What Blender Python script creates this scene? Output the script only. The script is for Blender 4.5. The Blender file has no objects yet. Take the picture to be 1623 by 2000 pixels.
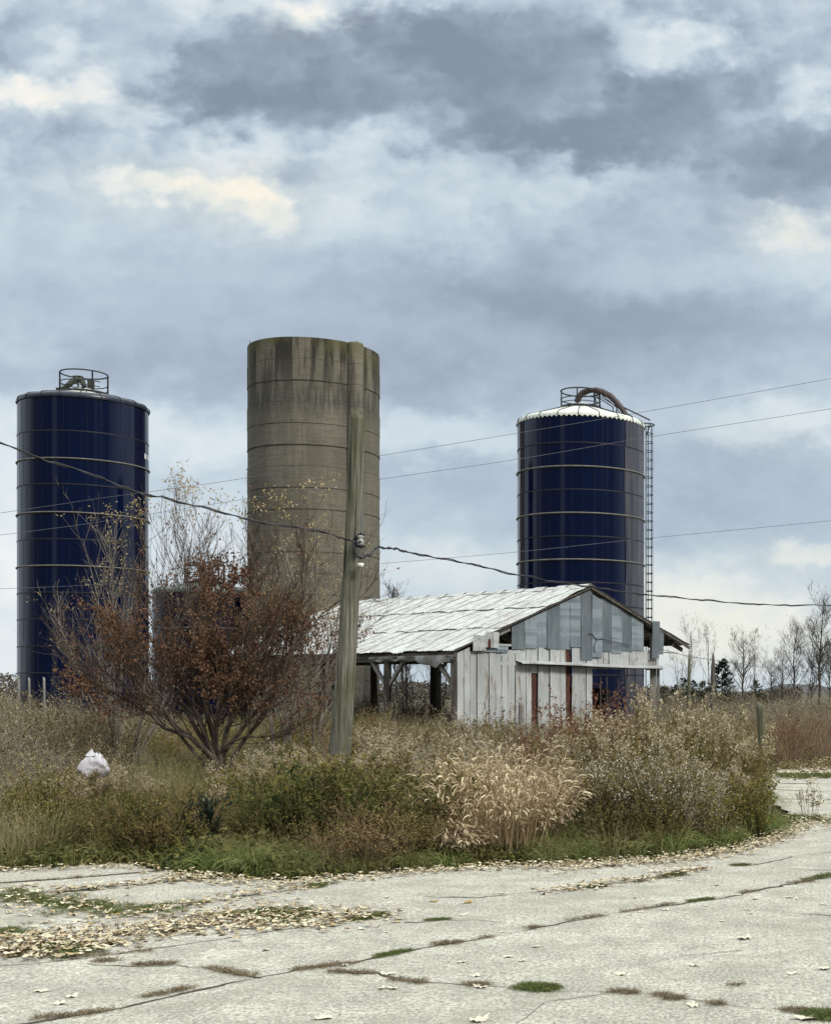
import bpy, math, random
import numpy as np
from mathutils import Vector

# ------------------------------------------------------------------ camera, sky, sun, exposure
S = bpy.context.scene
COL = S.collection
F, CX, HY, EYE = 2600.0, 1500.0, 1350.0, 1.6      # focal length (px), vertical plane, horizon row, eye height
cam_d = bpy.data.cameras.new('camera'); cam = bpy.data.objects.new('camera', cam_d); COL.objects.link(cam)
cam.location = (0, 0, EYE); cam.rotation_euler = (math.radians(90), 0, 0)
cam_d.sensor_fit = 'HORIZONTAL'; cam_d.sensor_width = 36; cam_d.lens = 36 * F / 1623
cam_d.shift_x = (811.5 - CX) / 1623; cam_d.shift_y = 350 / 1623
cam_d.clip_start = 0.1; cam_d.clip_end = 5000
S.camera = cam
S.view_settings.view_transform = 'Standard'; S.view_settings.look = 'None'
S.view_settings.exposure = 0.3; S.view_settings.gamma = 1.0
SUN_EL, SUN_AZ = math.radians(42), math.radians(125)     # azimuth clockwise from +Y: behind the camera to the right
sd = bpy.data.lights.new('sun', 'SUN'); sd.energy = 2.3; sd.angle = math.radians(11); sd.color = (1.0, 0.95, 0.86)
so = bpy.data.objects.new('sun', sd); COL.objects.link(so)
sv = Vector((math.sin(SUN_AZ) * math.cos(SUN_EL), math.cos(SUN_AZ) * math.cos(SUN_EL), math.sin(SUN_EL)))
so.rotation_euler = sv.to_track_quat('Z', 'Y').to_euler(); so.location = sv * 50

class NT:
    def __init__(s, tree): s.t = tree; s.t.nodes.clear()
    def n(s, ty, props=None, **inp):
        nd = s.t.nodes.new(ty)
        for k, v in (props or {}).items(): setattr(nd, k, v)
        for k, v in inp.items():
            key = int(k[1:]) if k[0] == 'i' and k[1:].isdigit() else k.replace('_', ' ')
            if isinstance(v, bpy.types.NodeSocket): s.t.links.new(v, nd.inputs[key])
            else: nd.inputs[key].default_value = v
        return nd
    def m(s, op, a, b=0.0, c=0.0, clamp=False):
        nd = s.n('ShaderNodeMath', {'operation': op, 'use_clamp': clamp}, i0=a, i1=b, i2=c); return nd.outputs[0]
    def vm(s, op, a, b=(0, 0, 0)):
        nd = s.n('ShaderNodeVectorMath', {'operation': op}, i0=a, i1=b)
        return nd.outputs['Value'] if op in ('DOT_PRODUCT', 'LENGTH') else nd.outputs[0]
    def mix(s, f, a, b):
        nd = s.n('ShaderNodeMix', {'data_type': 'RGBA'})
        for i, v in ((0, f), (6, a), (7, b)):
            if isinstance(v, bpy.types.NodeSocket): s.t.links.new(v, nd.inputs[i])
            else: nd.inputs[i].default_value = (*v, 1) if isinstance(v, tuple) and len(v) == 3 else v
        return nd.outputs[2]
    def ramp(s, f, stops, interp='LINEAR'):
        nd = s.n('ShaderNodeValToRGB', None, Fac=f); r = nd.color_ramp; r.interpolation = interp
        while len(r.elements) < len(stops): r.elements.new(0.5)
        for e, (p, c) in zip(r.elements, stops):
            e.position = p; e.color = (*c, 1) if isinstance(c, tuple) else (c, c, c, 1)
        return nd.outputs[0]
    def noise(s, vec, scale, detail=4, rough=0.55, dist=0.0):
        return s.n('ShaderNodeTexNoise', None, Vector=vec, Scale=scale, Detail=detail, Roughness=rough, Distortion=dist)
    def scalev(s, vec, sc): return s.vm('MULTIPLY', vec, sc)

def build_world():
    w = bpy.data.worlds.new('World'); S.world = w; w.use_nodes = True
    t = NT(w.node_tree)
    d = t.n('ShaderNodeTexCoord').outputs['Generated']
    sx = t.n('ShaderNodeSeparateXYZ', None, Vector=d)
    ymax = t.m('MAXIMUM', t.m('ABSOLUTE', sx.outputs[1]), 0.18)
    u = t.m('DIVIDE', sx.outputs[0], ymax); v = t.m('DIVIDE', sx.outputs[2], ymax)
    uv = t.n('ShaderNodeCombineXYZ', None, X=u, Y=v, Z=t.m('SIGN', sx.outputs[1])).outputs[0]
    big = t.noise(t.scalev(uv, (1, 1.7, 1)), 5, 3, 0.5)
    mid = t.noise(t.scalev(uv, (1, 1.5, 1)), 17, 6, 0.52)
    fin = t.noise(t.scalev(uv, (1, 1.4, 1)), 42, 5, 0.55)
    def off(nz, k): return t.vm('MULTIPLY', t.vm('SUBTRACT', nz.outputs['Color'], (0.5, 0.5, 0.5)), (k, k * 0.75, 0))
    wuv = t.vm('ADD', uv, t.vm('ADD', off(mid, 0.07), off(fin, 0.05)))
    # sky picture: soft cloud masses as (column, row, half width, half height, darkness) of the view direction
    dark = [(490,130,140,85,1.0),(390,195,95,40,.7),(570,215,150,60,.75),(800,120,160,95,.95),(980,70,200,70,.85),(1110,185,250,95,.95),(1010,290,150,45,.85),(1180,270,130,50,.6),
            (1290,170,80,60,.7),(870,220,130,50,.4),(1470,165,85,45,.8),(1560,90,110,60,.5),(1350,20,120,30,.45),(1440,300,230,75,.75),(1590,340,120,60,.55),(220,90,140,60,.45),(20,100,60,50,.65),
            (150,250,200,35,.45),(1280,440,230,55,.45),(560,330,80,30,.35),(960,540,230,60,.42),(1100,610,260,50,.35),(330,600,500,90,.32),(640,560,500,80,.10),(1250,590,200,40,.2),(1500,640,350,50,.42),(330,700,380,50,.32),
            (120,745,280,40,.35),(880,730,360,60,.42),(1350,700,320,60,.38),(1400,910,280,55,.45),(880,940,180,110,.35),(1400,1010,250,50,.42),(1100,560,300,60,.25),(1500,1170,180,22,.25),(300,250,120,30,.25)]
    light = [(80,95,60,35,.8),(100,185,150,28,1.1),(240,235,90,22,.8),(600,40,75,40,1.0),(560,0,200,25,.6),(1240,75,60,45,.75),(1350,85,90,50,.65),(1590,195,50,40,.8),(290,362,105,30,1.1),(460,376,85,38,1.1),(510,425,60,40,.85),
             (450,285,110,35,.7),(680,290,80,30,.5),(670,400,50,60,.5),(920,310,110,25,.7),(1150,335,150,28,.55),(900,400,150,50,.35),(1535,450,75,36,.95),(1600,520,100,60,.5),(1270,540,150,35,.3),
             (360,850,160,50,.75),(30,670,70,30,.4),(20,960,90,160,.75),(10,1250,120,150,.9),(870,850,200,45,.75),(1540,830,120,35,.6),(1480,860,180,50,.25),(320,1080,260,110,.6),(850,1110,260,50,.5),(1400,1215,260,60,.8),(1330,1150,160,40,.5),(1590,1085,60,30,.8),(1500,1310,300,40,.55),
             (300,480,250,60,.15),(960,170,40,45,.35),(840,170,40,25,.4),(1070,300,25,20,.5)]
    warm = [(290,362,130,40,.7),(470,380,100,50,.8),(515,430,60,40,.6),(600,40,80,40,.55),(100,190,160,35,.45),(1535,445,70,38,.8),(1400,1235,280,60,.95),(1590,1085,70,30,.8),(1300,1150,200,50,.4),(1480,860,150,40,.2),(850,1110,200,40,.25)]
    def field(lst, acc, sign, sharp=True):
        for (px, py, a, b, amp) in lst:
            q = t.vm('MULTIPLY', t.vm('SUBTRACT', wuv, ((px - CX) / F, (HY - py) / F, 1.0)), (F / a / 1.15, F / b / 1.15, 3))
            dd = t.vm('DOT_PRODUCT', q, q)
            if amp >= .6 and sharp: dd = t.m('MULTIPLY', dd, t.m('MULTIPLY_ADD', dd, .75, .25))      # flatter mass, crisper edge
            acc = t.m('MULTIPLY_ADD', t.m('EXPONENT', t.m('MULTIPLY', dd, -1.0)), sign * amp * (1.0 if sign > 0 or not sharp else .8), acc)
        return acc
    lvl = t.m('MULTIPLY_ADD', t.m('MULTIPLY', t.m('SUBTRACT', v, 0.31), 8.0, clamp=True), 0.74, 0.26)      # calmer stratus lower down
    vo = t.n('ShaderNodeTexVoronoi', {'feature': 'SMOOTH_F1'}, Vector=t.vm('ADD', t.scalev(uv, (1, 1.35, 1)), off(fin, .06)), Scale=30.0, Smoothness=.35).outputs[0]
    vo2 = t.n('ShaderNodeTexVoronoi', {'feature': 'SMOOTH_F1'}, Vector=t.vm('ADD', t.scalev(uv, (1, 1.35, 1)), off(fin, .04)), Scale=70.0, Smoothness=.35).outputs[0]
    bil = t.m('MULTIPLY_ADD', t.m('SUBTRACT', .42, vo), .75, t.m('MULTIPLY', t.m('SUBTRACT', .42, vo2), .35))      # billows: rounded lobes that bulge out of the masses
    acc = t.m('MULTIPLY', t.m('ADD', t.m('MULTIPLY_ADD', t.m('SUBTRACT', mid.outputs[0], 0.5), 0.9, t.m('MULTIPLY', t.m('SUBTRACT', fin.outputs[0], 0.5), 0.7)), bil), lvl)
    acc = t.m('MULTIPLY_ADD', t.m('SUBTRACT', big.outputs[0], 0.5), 0.5, acc)
    acc = field(light, field(dark, acc, 1.0), -1.0)
    f = t.m('MULTIPLY_ADD', acc, 0.38, 0.43, clamp=True)
    col = t.ramp(f, [(0.0, (7.6, 7.6, 7.4)), (0.16, (6.3, 6.8, 7.1)), (0.34, (5.0, 5.75, 6.3)), (0.52, (3.9, 4.6, 5.35)), (0.62, (3.3, 3.9, 4.7)), (0.74, (2.65, 3.15, 3.8)), (0.88, (2.25, 2.7, 3.3)), (1.0, (2.0, 2.42, 2.95))])
    wf = t.m('MINIMUM', field(warm, 0.0, 0.999, False), 1.0)
    col = t.mix(wf, col, t.vm('MULTIPLY', col, (1.06, 1.0, 0.88)))
    # overcast dome: brighter overhead than near the horizon
    el = t.m('MULTIPLY', t.m('SUBTRACT', sx.outputs[2], 0.47), 3.2, clamp=True)
    col = t.vm('MULTIPLY', col, t.n('ShaderNodeCombineXYZ', None, X=t.m('MULTIPLY_ADD', el, 2.1, 1.0), Y=t.m('MULTIPLY_ADD', el, 1.95, 1.0), Z=t.m('MULTIPLY_ADD', el, 1.6, 1.0)).outputs[0])
    back = t.m('MULTIPLY', sx.outputs[1], -3.0, clamp=True)     # the unseen half of the sky: made-up cloud, darkened low for the silo reflections
    gap = t.ramp(t.noise(t.scalev(uv, (1, .25, 1)), 3.3, 3, .5).outputs[0], [(.55, 0.0), (.64, 1.0)])      # bright breaks added behind the camera to streak the silo reflections
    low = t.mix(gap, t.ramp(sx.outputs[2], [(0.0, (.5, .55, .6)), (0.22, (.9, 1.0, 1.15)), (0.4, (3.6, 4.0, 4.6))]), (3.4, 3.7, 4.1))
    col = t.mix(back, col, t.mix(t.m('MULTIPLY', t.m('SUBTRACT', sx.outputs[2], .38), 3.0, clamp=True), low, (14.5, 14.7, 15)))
    sky = t.n('ShaderNodeTexSky', {'sky_type': 'NISHITA', 'sun_disc': False, 'sun_elevation': SUN_EL, 'sun_rotation': SUN_AZ})
    col = t.mix(0.95, sky.outputs[0], col)
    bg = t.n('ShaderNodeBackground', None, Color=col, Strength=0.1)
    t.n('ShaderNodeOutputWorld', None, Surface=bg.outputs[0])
build_world()

# ------------------------------------------------------------------ helpers
rng = np.random.default_rng(7); random.seed(7)
def ground(px, py, z=0.0):
    Y = (EYE - z) * F / (py - HY); return np.array([(px - CX) / F * Y, Y, z])
def at(px, py, Y): return np.array([(px - CX) / F * Y, Y, EYE + (HY - py) / F * Y])

class Geo:
    def __init__(s): s.V = []; s.Q = []; s.T = []; s.n = 0
    def add(s, V, Q=None, T=None, mi=0):
        V = np.asarray(V, float).reshape(-1, 3)
        if Q is not None and len(Q): s.Q.append((np.asarray(Q, int).reshape(-1, 4) + s.n, np.full(len(np.asarray(Q).reshape(-1, 4)), mi)))
        if T is not None and len(T): s.T.append((np.asarray(T, int).reshape(-1, 3) + s.n, np.full(len(np.asarray(T).reshape(-1, 3)), mi)))
        s.V.append(V); s.n += len(V); return s
    def arrays(s):
        V = np.concatenate(s.V) if s.V else np.zeros((0, 3))
        Q = np.concatenate([q for q, _ in s.Q]) if s.Q else np.zeros((0, 4), int); qm = np.concatenate([m for _, m in s.Q]) if s.Q else np.zeros(0, int)
        T = np.concatenate([q for q, _ in s.T]) if s.T else np.zeros((0, 3), int); tm = np.concatenate([m for _, m in s.T]) if s.T else np.zeros(0, int)
        return V, Q, qm, T, tm
    def tile(s, proto, pos, rot, scl, hscl=None):
        """many copies of a prototype in this one geometry"""
        V, Q, qm, T, tm = proto.arrays(); n = len(pos); nv = len(V)
        if n == 0 or nv == 0: return s
        pos = np.asarray(pos); scl = np.asarray(scl); c, si = np.cos(rot), np.sin(rot); hs = scl if hscl is None else np.asarray(hscl)
        W = np.empty((n, nv, 3))
        W[:, :, 0] = (V[None, :, 0] * c[:, None] - V[None, :, 1] * si[:, None]) * scl[:, None] + pos[:, 0:1]
        W[:, :, 1] = (V[None, :, 0] * si[:, None] + V[None, :, 1] * c[:, None]) * scl[:, None] + pos[:, 1:2]
        W[:, :, 2] = V[None, :, 2] * hs[:, None] + pos[:, 2:3]
        off = (np.arange(n) * nv)[:, None, None] + s.n
        if len(Q): s.Q.append(((Q[None] + off).reshape(-1, 4), np.tile(qm, n)))
        if len(T): s.T.append(((T[None] + off).reshape(-1, 3), np.tile(tm, n)))
        s.V.append(W.reshape(-1, 3)); s.n += n * nv; return s
    # ---- shapes
    def box(s, c, size, mi=0, rz=0.0):
        x, y, z = [q / 2 for q in size]
        V = np.array([(i * x, j * y, k * z) for k in (-1, 1) for j in (-1, 1) for i in (-1, 1)])
        ca, sa = math.cos(rz), math.sin(rz)
        V = np.stack([V[:, 0] * ca - V[:, 1] * sa, V[:, 0] * sa + V[:, 1] * ca, V[:, 2]], 1) + np.asarray(c)
        return s.add(V, [(0, 2, 3, 1), (4, 5, 7, 6), (0, 1, 5, 4), (2, 6, 7, 3), (0, 4, 6, 2), (1, 3, 7, 5)], mi=mi)
    def beam(s, a, b, w, h, mi=0):
        a = np.asarray(a, float); b = np.asarray(b, float); d = (b - a) / np.linalg.norm(b - a)
        up = np.array([0, 0, 1.0]) if abs(d[2]) < .9 else np.array([1.0, 0, 0])
        sd_ = np.cross(d, up); sd_ /= np.linalg.norm(sd_); up = np.cross(sd_, d)
        V = [p + sd_ * i * w / 2 + up * j * h / 2 for p in (a, b) for i, j in ((-1, -1), (1, -1), (1, 1), (-1, 1))]
        return s.add(V, [(0, 1, 5, 4), (1, 2, 6, 5), (2, 3, 7, 6), (3, 0, 4, 7), (3, 2, 1, 0), (4, 5, 6, 7)], mi=mi)
    def tubes(s, P, R, m=4, mi=0):
        P = np.asarray(P, float); R = np.asarray(R, float); n, k, _ = P.shape
        D = np.gradient(P, axis=1); D /= np.linalg.norm(D, axis=2, keepdims=True) + 1e-9
        ref = np.where(np.abs(D[:, :, 2:3]) > 0.9, np.array([[[1.0, 0, 0]]]), np.array([[[0, 0, 1.0]]]))
        # one reference per tube keeps the rings from twisting
        ref = np.repeat(ref[:, :1], k, 1)
        A = np.cross(D, ref); A /= np.linalg.norm(A, axis=2, keepdims=True) + 1e-9; B = np.cross(D, A)
        th = np.arange(m) * 2 * math.pi / m
        V = P[:, :, None] + R[:, :, None, None] * (A[:, :, None] * np.cos(th)[None, None, :, None] + B[:, :, None] * np.sin(th)[None, None, :, None])
        i = np.arange(n)[:, None, None] * k * m; j = np.arange(k - 1)[None, :, None] * m; a = np.arange(m)[None, None, :]; b = (a + 1) % m
        Q = np.stack(np.broadcast_arrays(i + j + a, i + j + b, i + j + m + b, i + j + m + a), -1).reshape(-1, 4)
        s.add(V.reshape(-1, 3), Q, mi=mi)
        if m == 4 or m == 3:
            base = s.n - n * k * m; e = base + np.arange(n)[:, None] * k * m + (k - 1) * m + np.arange(m)[None]
            (s.Q if m == 4 else s.T).append((e, np.full(n, mi)))
        elif m > 4:     # caps as fans
            for q in range(n):
                for row in (0, k - 1):
                    st = s.n - n * k * m if False else None
        return s
    def tube(s, pts, r, m=6, mi=0, closed=False):
        P = np.asarray(pts, float)[None]; R = np.broadcast_to(np.asarray(r, float), (P.shape[1],))[None]
        if closed: P = np.concatenate([P, P[:, :1]], 1); R = np.concatenate([R, R[:, :1]], 1)
        return s.tubes(P, R, m, mi)
    def strips(s, P, W, side, mi=0):
        P = np.asarray(P); n, k, _ = P.shape; W = np.broadcast_to(W, (n, k)); sd_ = side[:, None, :] if side.ndim == 2 else side
        V = np.stack([P - sd_ * W[..., None], P + sd_ * W[..., None]], 2)
        i = np.arange(n)[:, None] * k * 2; j = np.arange(k - 1)[None] * 2
        Q = np.stack(np.broadcast_arrays(i + j, i + j + 1, i + j + 3, i + j + 2), -1).reshape(-1, 4)
        return s.add(V.reshape(-1, 3), Q, mi=mi)
    def cards(s, pos, d, L, W, r=None, mi=0, bend=0.25):
        """leaf shaped pieces: base, two sides, tip"""
        r = r or rng; n = len(pos); L = np.broadcast_to(L, (n,))[:, None]; W = np.broadcast_to(W, (n,))[:, None]
        d = d / (np.linalg.norm(d, axis=1, keepdims=True) + 1e-9)
        rv = r.normal(size=(n, 3)); sd_ = np.cross(d, rv); sd_ /= np.linalg.norm(sd_, axis=1, keepdims=True) + 1e-9
        nn = np.cross(sd_, d); mid = pos + d * L * .45 + nn * L * bend * .5
        V = np.stack([pos, mid - sd_ * W, pos + d * L, mid + sd_ * W], 1)
        return s.add(V.reshape(-1, 3), np.arange(n * 4).reshape(n, 4), mi=mi)
    def lathe(s, prof, c=(0, 0, 0), n=48, mi=0, rfun=None):
        th = np.arange(n) * 2 * math.pi / n; k = len(prof); V = []
        for (r, z) in prof:
            rr = r + (rfun(th, z) if rfun else 0)
            V.append(np.stack([c[0] + rr * np.cos(th), c[1] + rr * np.sin(th), np.full(n, c[2] + z)], 1))
        j = np.arange(k - 1)[:, None] * n; a = np.arange(n)[None]; b = (a + 1) % n
        Q = np.stack(np.broadcast_arrays(j + a, j + b, j + n + b, j + n + a), -1).reshape(-1, 4)
        return s.add(np.concatenate(V), Q, mi=mi)
    def mesh(s, name, mats, smooth=False):
        V, Q, qm, T, tm = s.arrays(); me = bpy.data.meshes.new(name)
        me.vertices.add(len(V)); me.vertices.foreach_set('co', V.astype(np.float32).ravel())
        nl = len(Q) * 4 + len(T) * 3; me.loops.add(nl); me.polygons.add(len(Q) + len(T))
        me.loops.foreach_set('vertex_index', np.concatenate([Q.ravel(), T.ravel()]).astype(np.int32))
        st = np.concatenate([np.arange(len(Q)) * 4, len(Q) * 4 + np.arange(len(T)) * 3]).astype(np.int32)
        me.polygons.foreach_set('loop_start', st)
        me.polygons.foreach_set('material_index', np.concatenate([qm, tm]).astype(np.int32))
        me.polygons.foreach_set('use_smooth', np.full(len(Q) + len(T), bool(smooth)))
        for m in mats: me.materials.append(m)
        me.update(calc_edges=True); me.validate(); return me
    def obj(s, name, mats, parent=None, smooth=False, **tags):
        if not isinstance(mats, (list, tuple)): mats = [mats]
        o = bpy.data.objects.new(name, s.mesh(name, mats, smooth)); COL.objects.link(o)
        if parent is not None:
            o.parent = parent; o.matrix_parent_inverse = parent.matrix_basis.inverted()
        for k, v in tags.items(): o[k] = v
        return o
def thing(name, label, cat, loc=(0, 0, 0), rz=0.0, group=None):
    o = bpy.data.objects.new(name, None); COL.objects.link(o); o.location = tuple(loc); o.rotation_euler = (0, 0, rz)
    o['label'] = label; o['category'] = cat
    if group: o['group'] = group
    bpy.context.view_layer.update() if False else None
    return o
def dup(root, loc, rz, label, group=None, scale=1.0):
    r = root.copy(); COL.objects.link(r); r.location = tuple(loc); r.rotation_euler = (0, 0, rz); r.scale = (scale,) * 3 if not isinstance(scale, tuple) else scale
    r['label'] = label
    if group: r['group'] = group
    for ch in list(root.children):
        c = ch.copy(); COL.objects.link(c); c.parent = r
        for g in list(ch.children):
            e = g.copy(); COL.objects.link(e); e.parent = c
    return r
def lpart(geo, name, mats, parent, smooth=False, **tags):
    """part whose mesh is in the thing's own coordinates"""
    o = geo.obj(name, mats, None, smooth, **tags); o.parent = parent; return o

# ------------------------------------------------------------------ materials
def new_mat(name):
    m = bpy.data.materials.new(name); m.use_nodes = True; return m, NT(m.node_tree)
def finish(t, base, rough=0.8, bump=None, bstr=0.3, bdist=0.01, metal=0.0, spec=0.5):
    kw = dict(Base_Color=base if isinstance(base, bpy.types.NodeSocket) else (*base, 1), Roughness=rough, Metallic=metal)
    if bump is not None: kw['Normal'] = t.n('ShaderNodeBump', None, Strength=bstr, Distance=bdist, Height=bump).outputs[0]
    b = t.n('ShaderNodeBsdfPrincipled', None, **kw); b.inputs['Specular IOR Level'].default_value = spec
    t.n('ShaderNodeOutputMaterial', None, Surface=b.outputs[0])
def leafmat(name, cols, rough=0.75, patch=None, pscale=0.6, translucent=0.0, spec=0.25):
    """each leaf or blade takes its own colour from the ramp; broad patches shift towards another colour"""
    m, t = new_mat(name); g = t.n('ShaderNodeNewGeometry'); oi = t.n('ShaderNodeObjectInfo')
    k = len(cols); c = t.ramp(g.outputs['Random Per Island'], [(i / (k - 1), q) for i, q in enumerate(cols)])
    if patch:
        pz = t.noise(g.outputs['Position'], pscale, 2)
        c = t.mix(t.ramp(pz.outputs[0], [(0.42, 0.0), (0.6, 0.8)]), c, patch)
    b = t.n('ShaderNodeBsdfPrincipled', None, Base_Color=c, Roughness=rough); b.inputs['Specular IOR Level'].default_value = spec
    out = b.outputs[0]
    if translucent:
        tr = t.n('ShaderNodeBsdfTranslucent', None, Color=c); out = t.n('ShaderNodeMixShader', None, i0=translucent, i1=b.outputs[0], i2=tr.outputs[0]).outputs[0]
    t.n('ShaderNodeOutputMaterial', None, Surface=out); return m
def stainmat(name, c1, c2, scale=6, rough=0.8, stretch=(1, 1, 1), lo=.4, hi=.65, bump=.3, metal=0.0, spec=.4, c3=None, s3=30, bdist=.01):
    m, t = new_mat(name); v = t.scalev(t.n('ShaderNodeTexCoord').outputs['Object'], stretch)
    nz = t.noise(v, scale, 6, .6); c = t.ramp(nz.outputs[0], [(lo, c1), (hi, c2)])
    n2 = t.noise(v, s3, 4, .6)
    if c3: c = t.mix(t.ramp(n2.outputs[0], [(.56, 0.0), (.7, 1.0)]), c, c3)
    finish(t, c, rough, n2.outputs[0], bump, bdist, metal, spec); return m
# ------------------------------------------------------------------ shared materials
M = {}
def mk_mats():
    # old broom-worn concrete
    m, t = new_mat('old_concrete'); v = t.n('ShaderNodeTexCoord').outputs['Object']
    a = t.noise(v, 0.45, 5, .6); b = t.noise(v, 22, 5, .7); c3 = t.noise(v, 48, 3, .7); d = t.noise(v, 2.6, 5, .65)
    vo = t.n('ShaderNodeTexVoronoi', None, Vector=v, Scale=60.0)
    col = t.mix(t.ramp(a.outputs[0], [(.35, 0.0), (.68, 1.0)]), (.56, .535, .455), (.72, .695, .60))
    col = t.mix(t.ramp(d.outputs[0], [(.38, .85), (.60, 0.0)]), col, (.37, .35, .295))
    col = t.mix(t.ramp(b.outputs[0], [(.40, .75), (.55, 0.0)]), col, (.30, .285, .235))
    col = t.mix(t.ramp(c3.outputs[0], [(.38, .75), (.50, 0.0)]), col, (.22, .21, .175))
    col = t.mix(t.ramp(c3.outputs[0], [(.54, 0.0), (.64, .6)]), col, (.80, .775, .69))
    sp = t.noise(v, .9, 4, .6, 1.0); col = t.mix(t.ramp(sp.outputs[0], [(.54, 0.0), (.66, .45)]), col, (.33, .31, .255))
    sp2 = t.noise(t.scalev(v, (1, 1, 1)), 5.5, 5, .7, .6); col = t.mix(t.ramp(sp2.outputs[0], [(.60, 0.0), (.68, .6)]), col, (.24, .225, .185))
    h = t.m('ADD', t.m('MULTIPLY', b.outputs[0], 1.0), t.m('MULTIPLY', c3.outputs[0], .8))
    h = t.m('ADD', h, t.m('MULTIPLY', vo.outputs[0], .5))
    finish(t, col, .9, h, 1.0, .02, spec=.2); M['pad'] = m
    M['soil'] = stainmat('dark_soil', (.06, .048, .03), (.11, .095, .05), 1.2, .95, c3=(.09, .10, .04), s3=9, bump=.6, bdist=.05)
    M['crack'] = stainmat('crack_dirt', (.035, .03, .022), (.09, .075, .05), 20, .95, c3=(.16, .13, .09), s3=60, bump=.8)
    # poured concrete silo: form panel tone, streaks below the rim and at some joints, moss near the top
    m, t = new_mat('silo_concrete'); v = t.n('ShaderNodeTexCoord').outputs['Object']; z = t.n('ShaderNodeSeparateXYZ', None, Vector=v).outputs[2]
    st = t.noise(t.scalev(v, (1, 1, .10)), 1.9, 5, .6); st2 = t.noise(t.scalev(v, (1, 1, .05)), 7.5, 4, .6); fine = t.noise(v, 14, 6, .65); bl = t.noise(v, .5, 3, .5)
    lay = t.noise(t.scalev(v, (.15, .15, 1)), 9, 2, .5)
    col = t.mix(t.ramp(bl.outputs[0], [(.35, 0.0), (.65, 1.0)]), (.145, .134, .104), (.19, .176, .138))
    col = t.mix(t.ramp(fine.outputs[0], [(.38, .5), (.55, 0.0)]), col, (.085, .08, .062))
    col = t.mix(t.ramp(lay.outputs[0], [(.40, .35), (.5, 0.0)]), col, (.09, .083, .064))
    col = t.mix(t.ramp(st2.outputs[0], [(.55, 0.0), (.68, .4)]), col, (.22, .205, .165))
    top = t.m('MULTIPLY', t.m('SUBTRACT', z, 15.0), .24, clamp=True)     # weathering that runs down from the open rim
    dk = t.m('MULTIPLY', t.ramp(st.outputs[0], [(.43, 0.0), (.53, 1.0)]), t.m('ADD', top, .13), clamp=True)
    col = t.mix(t.m('MULTIPLY', dk, .95), col, (.030, .029, .024))
    band = t.m('SUBTRACT', 1.0, t.m('MULTIPLY', t.m('ABSOLUTE', t.m('SUBTRACT', z, 16.3)), 1.1), clamp=True)
    col = t.mix(t.m('MULTIPLY', band, t.ramp(st2.outputs[0], [(.45, 0.0), (.55, .8)])), col, (.05, .05, .045))
    mz = t.m('MULTIPLY', t.m('SUBTRACT', z, 17.8), .7, clamp=True); mn = t.noise(v, .55, 3, .5)
    col = t.mix(t.m('MULTIPLY', mz, t.ramp(mn.outputs[0], [(.50, 0.0), (.60, .6)])), col, (.10, .098, .04))
    finish(t, col, .92, fine.outputs[0], .4, .02, spec=.2); M['silo_concrete'] = m
    def enamel(name, base, base2, ro=.03):
        m, t = new_mat(name); v = t.n('ShaderNodeTexCoord').outputs['Object']
        nz = t.noise(t.scalev(v, (1, 1, .06)), 5, 5, .6); n2 = t.noise(t.scalev(v, (1, 1, .3)), 1.3, 3, .5)
        col = t.mix(t.ramp(nz.outputs[0], [(.42, 0.0), (.70, 1.0)]), base, base2)
        rgh = t.m('MULTIPLY_ADD', nz.outputs[0], .14, ro)
        b = t.n('ShaderNodeBsdfPrincipled', None, Base_Color=col, Roughness=rgh, Normal=t.n('ShaderNodeBump', None, Strength=.05, Distance=.02, Height=nz.outputs[0]).outputs[0])
        b.inputs['Specular IOR Level'].default_value = .45
        t.n('ShaderNodeOutputMaterial', None, Surface=b.outputs[0]); return m
    M['navy'] = enamel('navy_enamel', (.0004, .0036, .022), (.0007, .005, .030))
    M['navy_dull'] = enamel('weathered_enamel', (.03, .03, .045), (.085, .08, .085), .28)
    M['seam'] = stainmat('seam_metal', (.006, .009, .02), (.02, .022, .03), 20, .5)
    M['ring'] = stainmat('ring_metal', (.13, .13, .115), (.20, .19, .165), 5, .6, c3=(.10, .09, .07), s3=12)
    M['roof_white'] = stainmat('white_enamel', (.62, .65, .58), (.75, .77, .70), 2.5, .35, c3=(.50, .50, .42), s3=8, bump=.1)
    M['roof_grey'] = stainmat('grey_green_enamel', (.10, .13, .12), (.22, .25, .23), 2.5, .4, bump=.1)
    M['rim_dark'] = stainmat('dark_teal_enamel', (.006, .012, .024), (.02, .03, .04), 2.5, .3, bump=.1)
    M['iron'] = stainmat('dark_iron', (.012, .014, .022), (.03, .03, .035), 9, .6)
    M['galv_dark'] = stainmat('weathered_pipe', (.22, .25, .23), (.34, .36, .33), 9, .5)
    M['rust_pipe'] = stainmat('brown_conveyor', (.035, .025, .024), (.075, .05, .045), 6, .6)
    M['machine'] = stainmat('green_grey_machine', (.02, .028, .02), (.07, .08, .06), 6, .6)
    M['letter'] = stainmat('white_letter', (.65, .66, .68), (.75, .75, .76), 6, .5)
    # barn
    M['white_sheet'] = None
    def sheetmat(name, c1, c2, rust, ru0, ro=.5, metal=0.0, blotch=None):
        m, t = new_mat(name); v = t.n('ShaderNodeTexCoord').outputs['Object']; oi = t.n('ShaderNodeObjectInfo').outputs['Random']
        v = t.vm('ADD', v, t.n('ShaderNodeCombineXYZ', None, X=t.m('MULTIPLY', oi, 37.0), Y=t.m('MULTIPLY', oi, 11.0), Z=t.m('MULTIPLY', oi, 23.0)).outputs[0])
        a = t.noise(t.scalev(v, (1, 1, .35)), 1.8, 5, .6); b = t.noise(t.scalev(v, (1, 1, .22)), 4.5, 6, .68); f = t.noise(v, 30, 5, .6)
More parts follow.
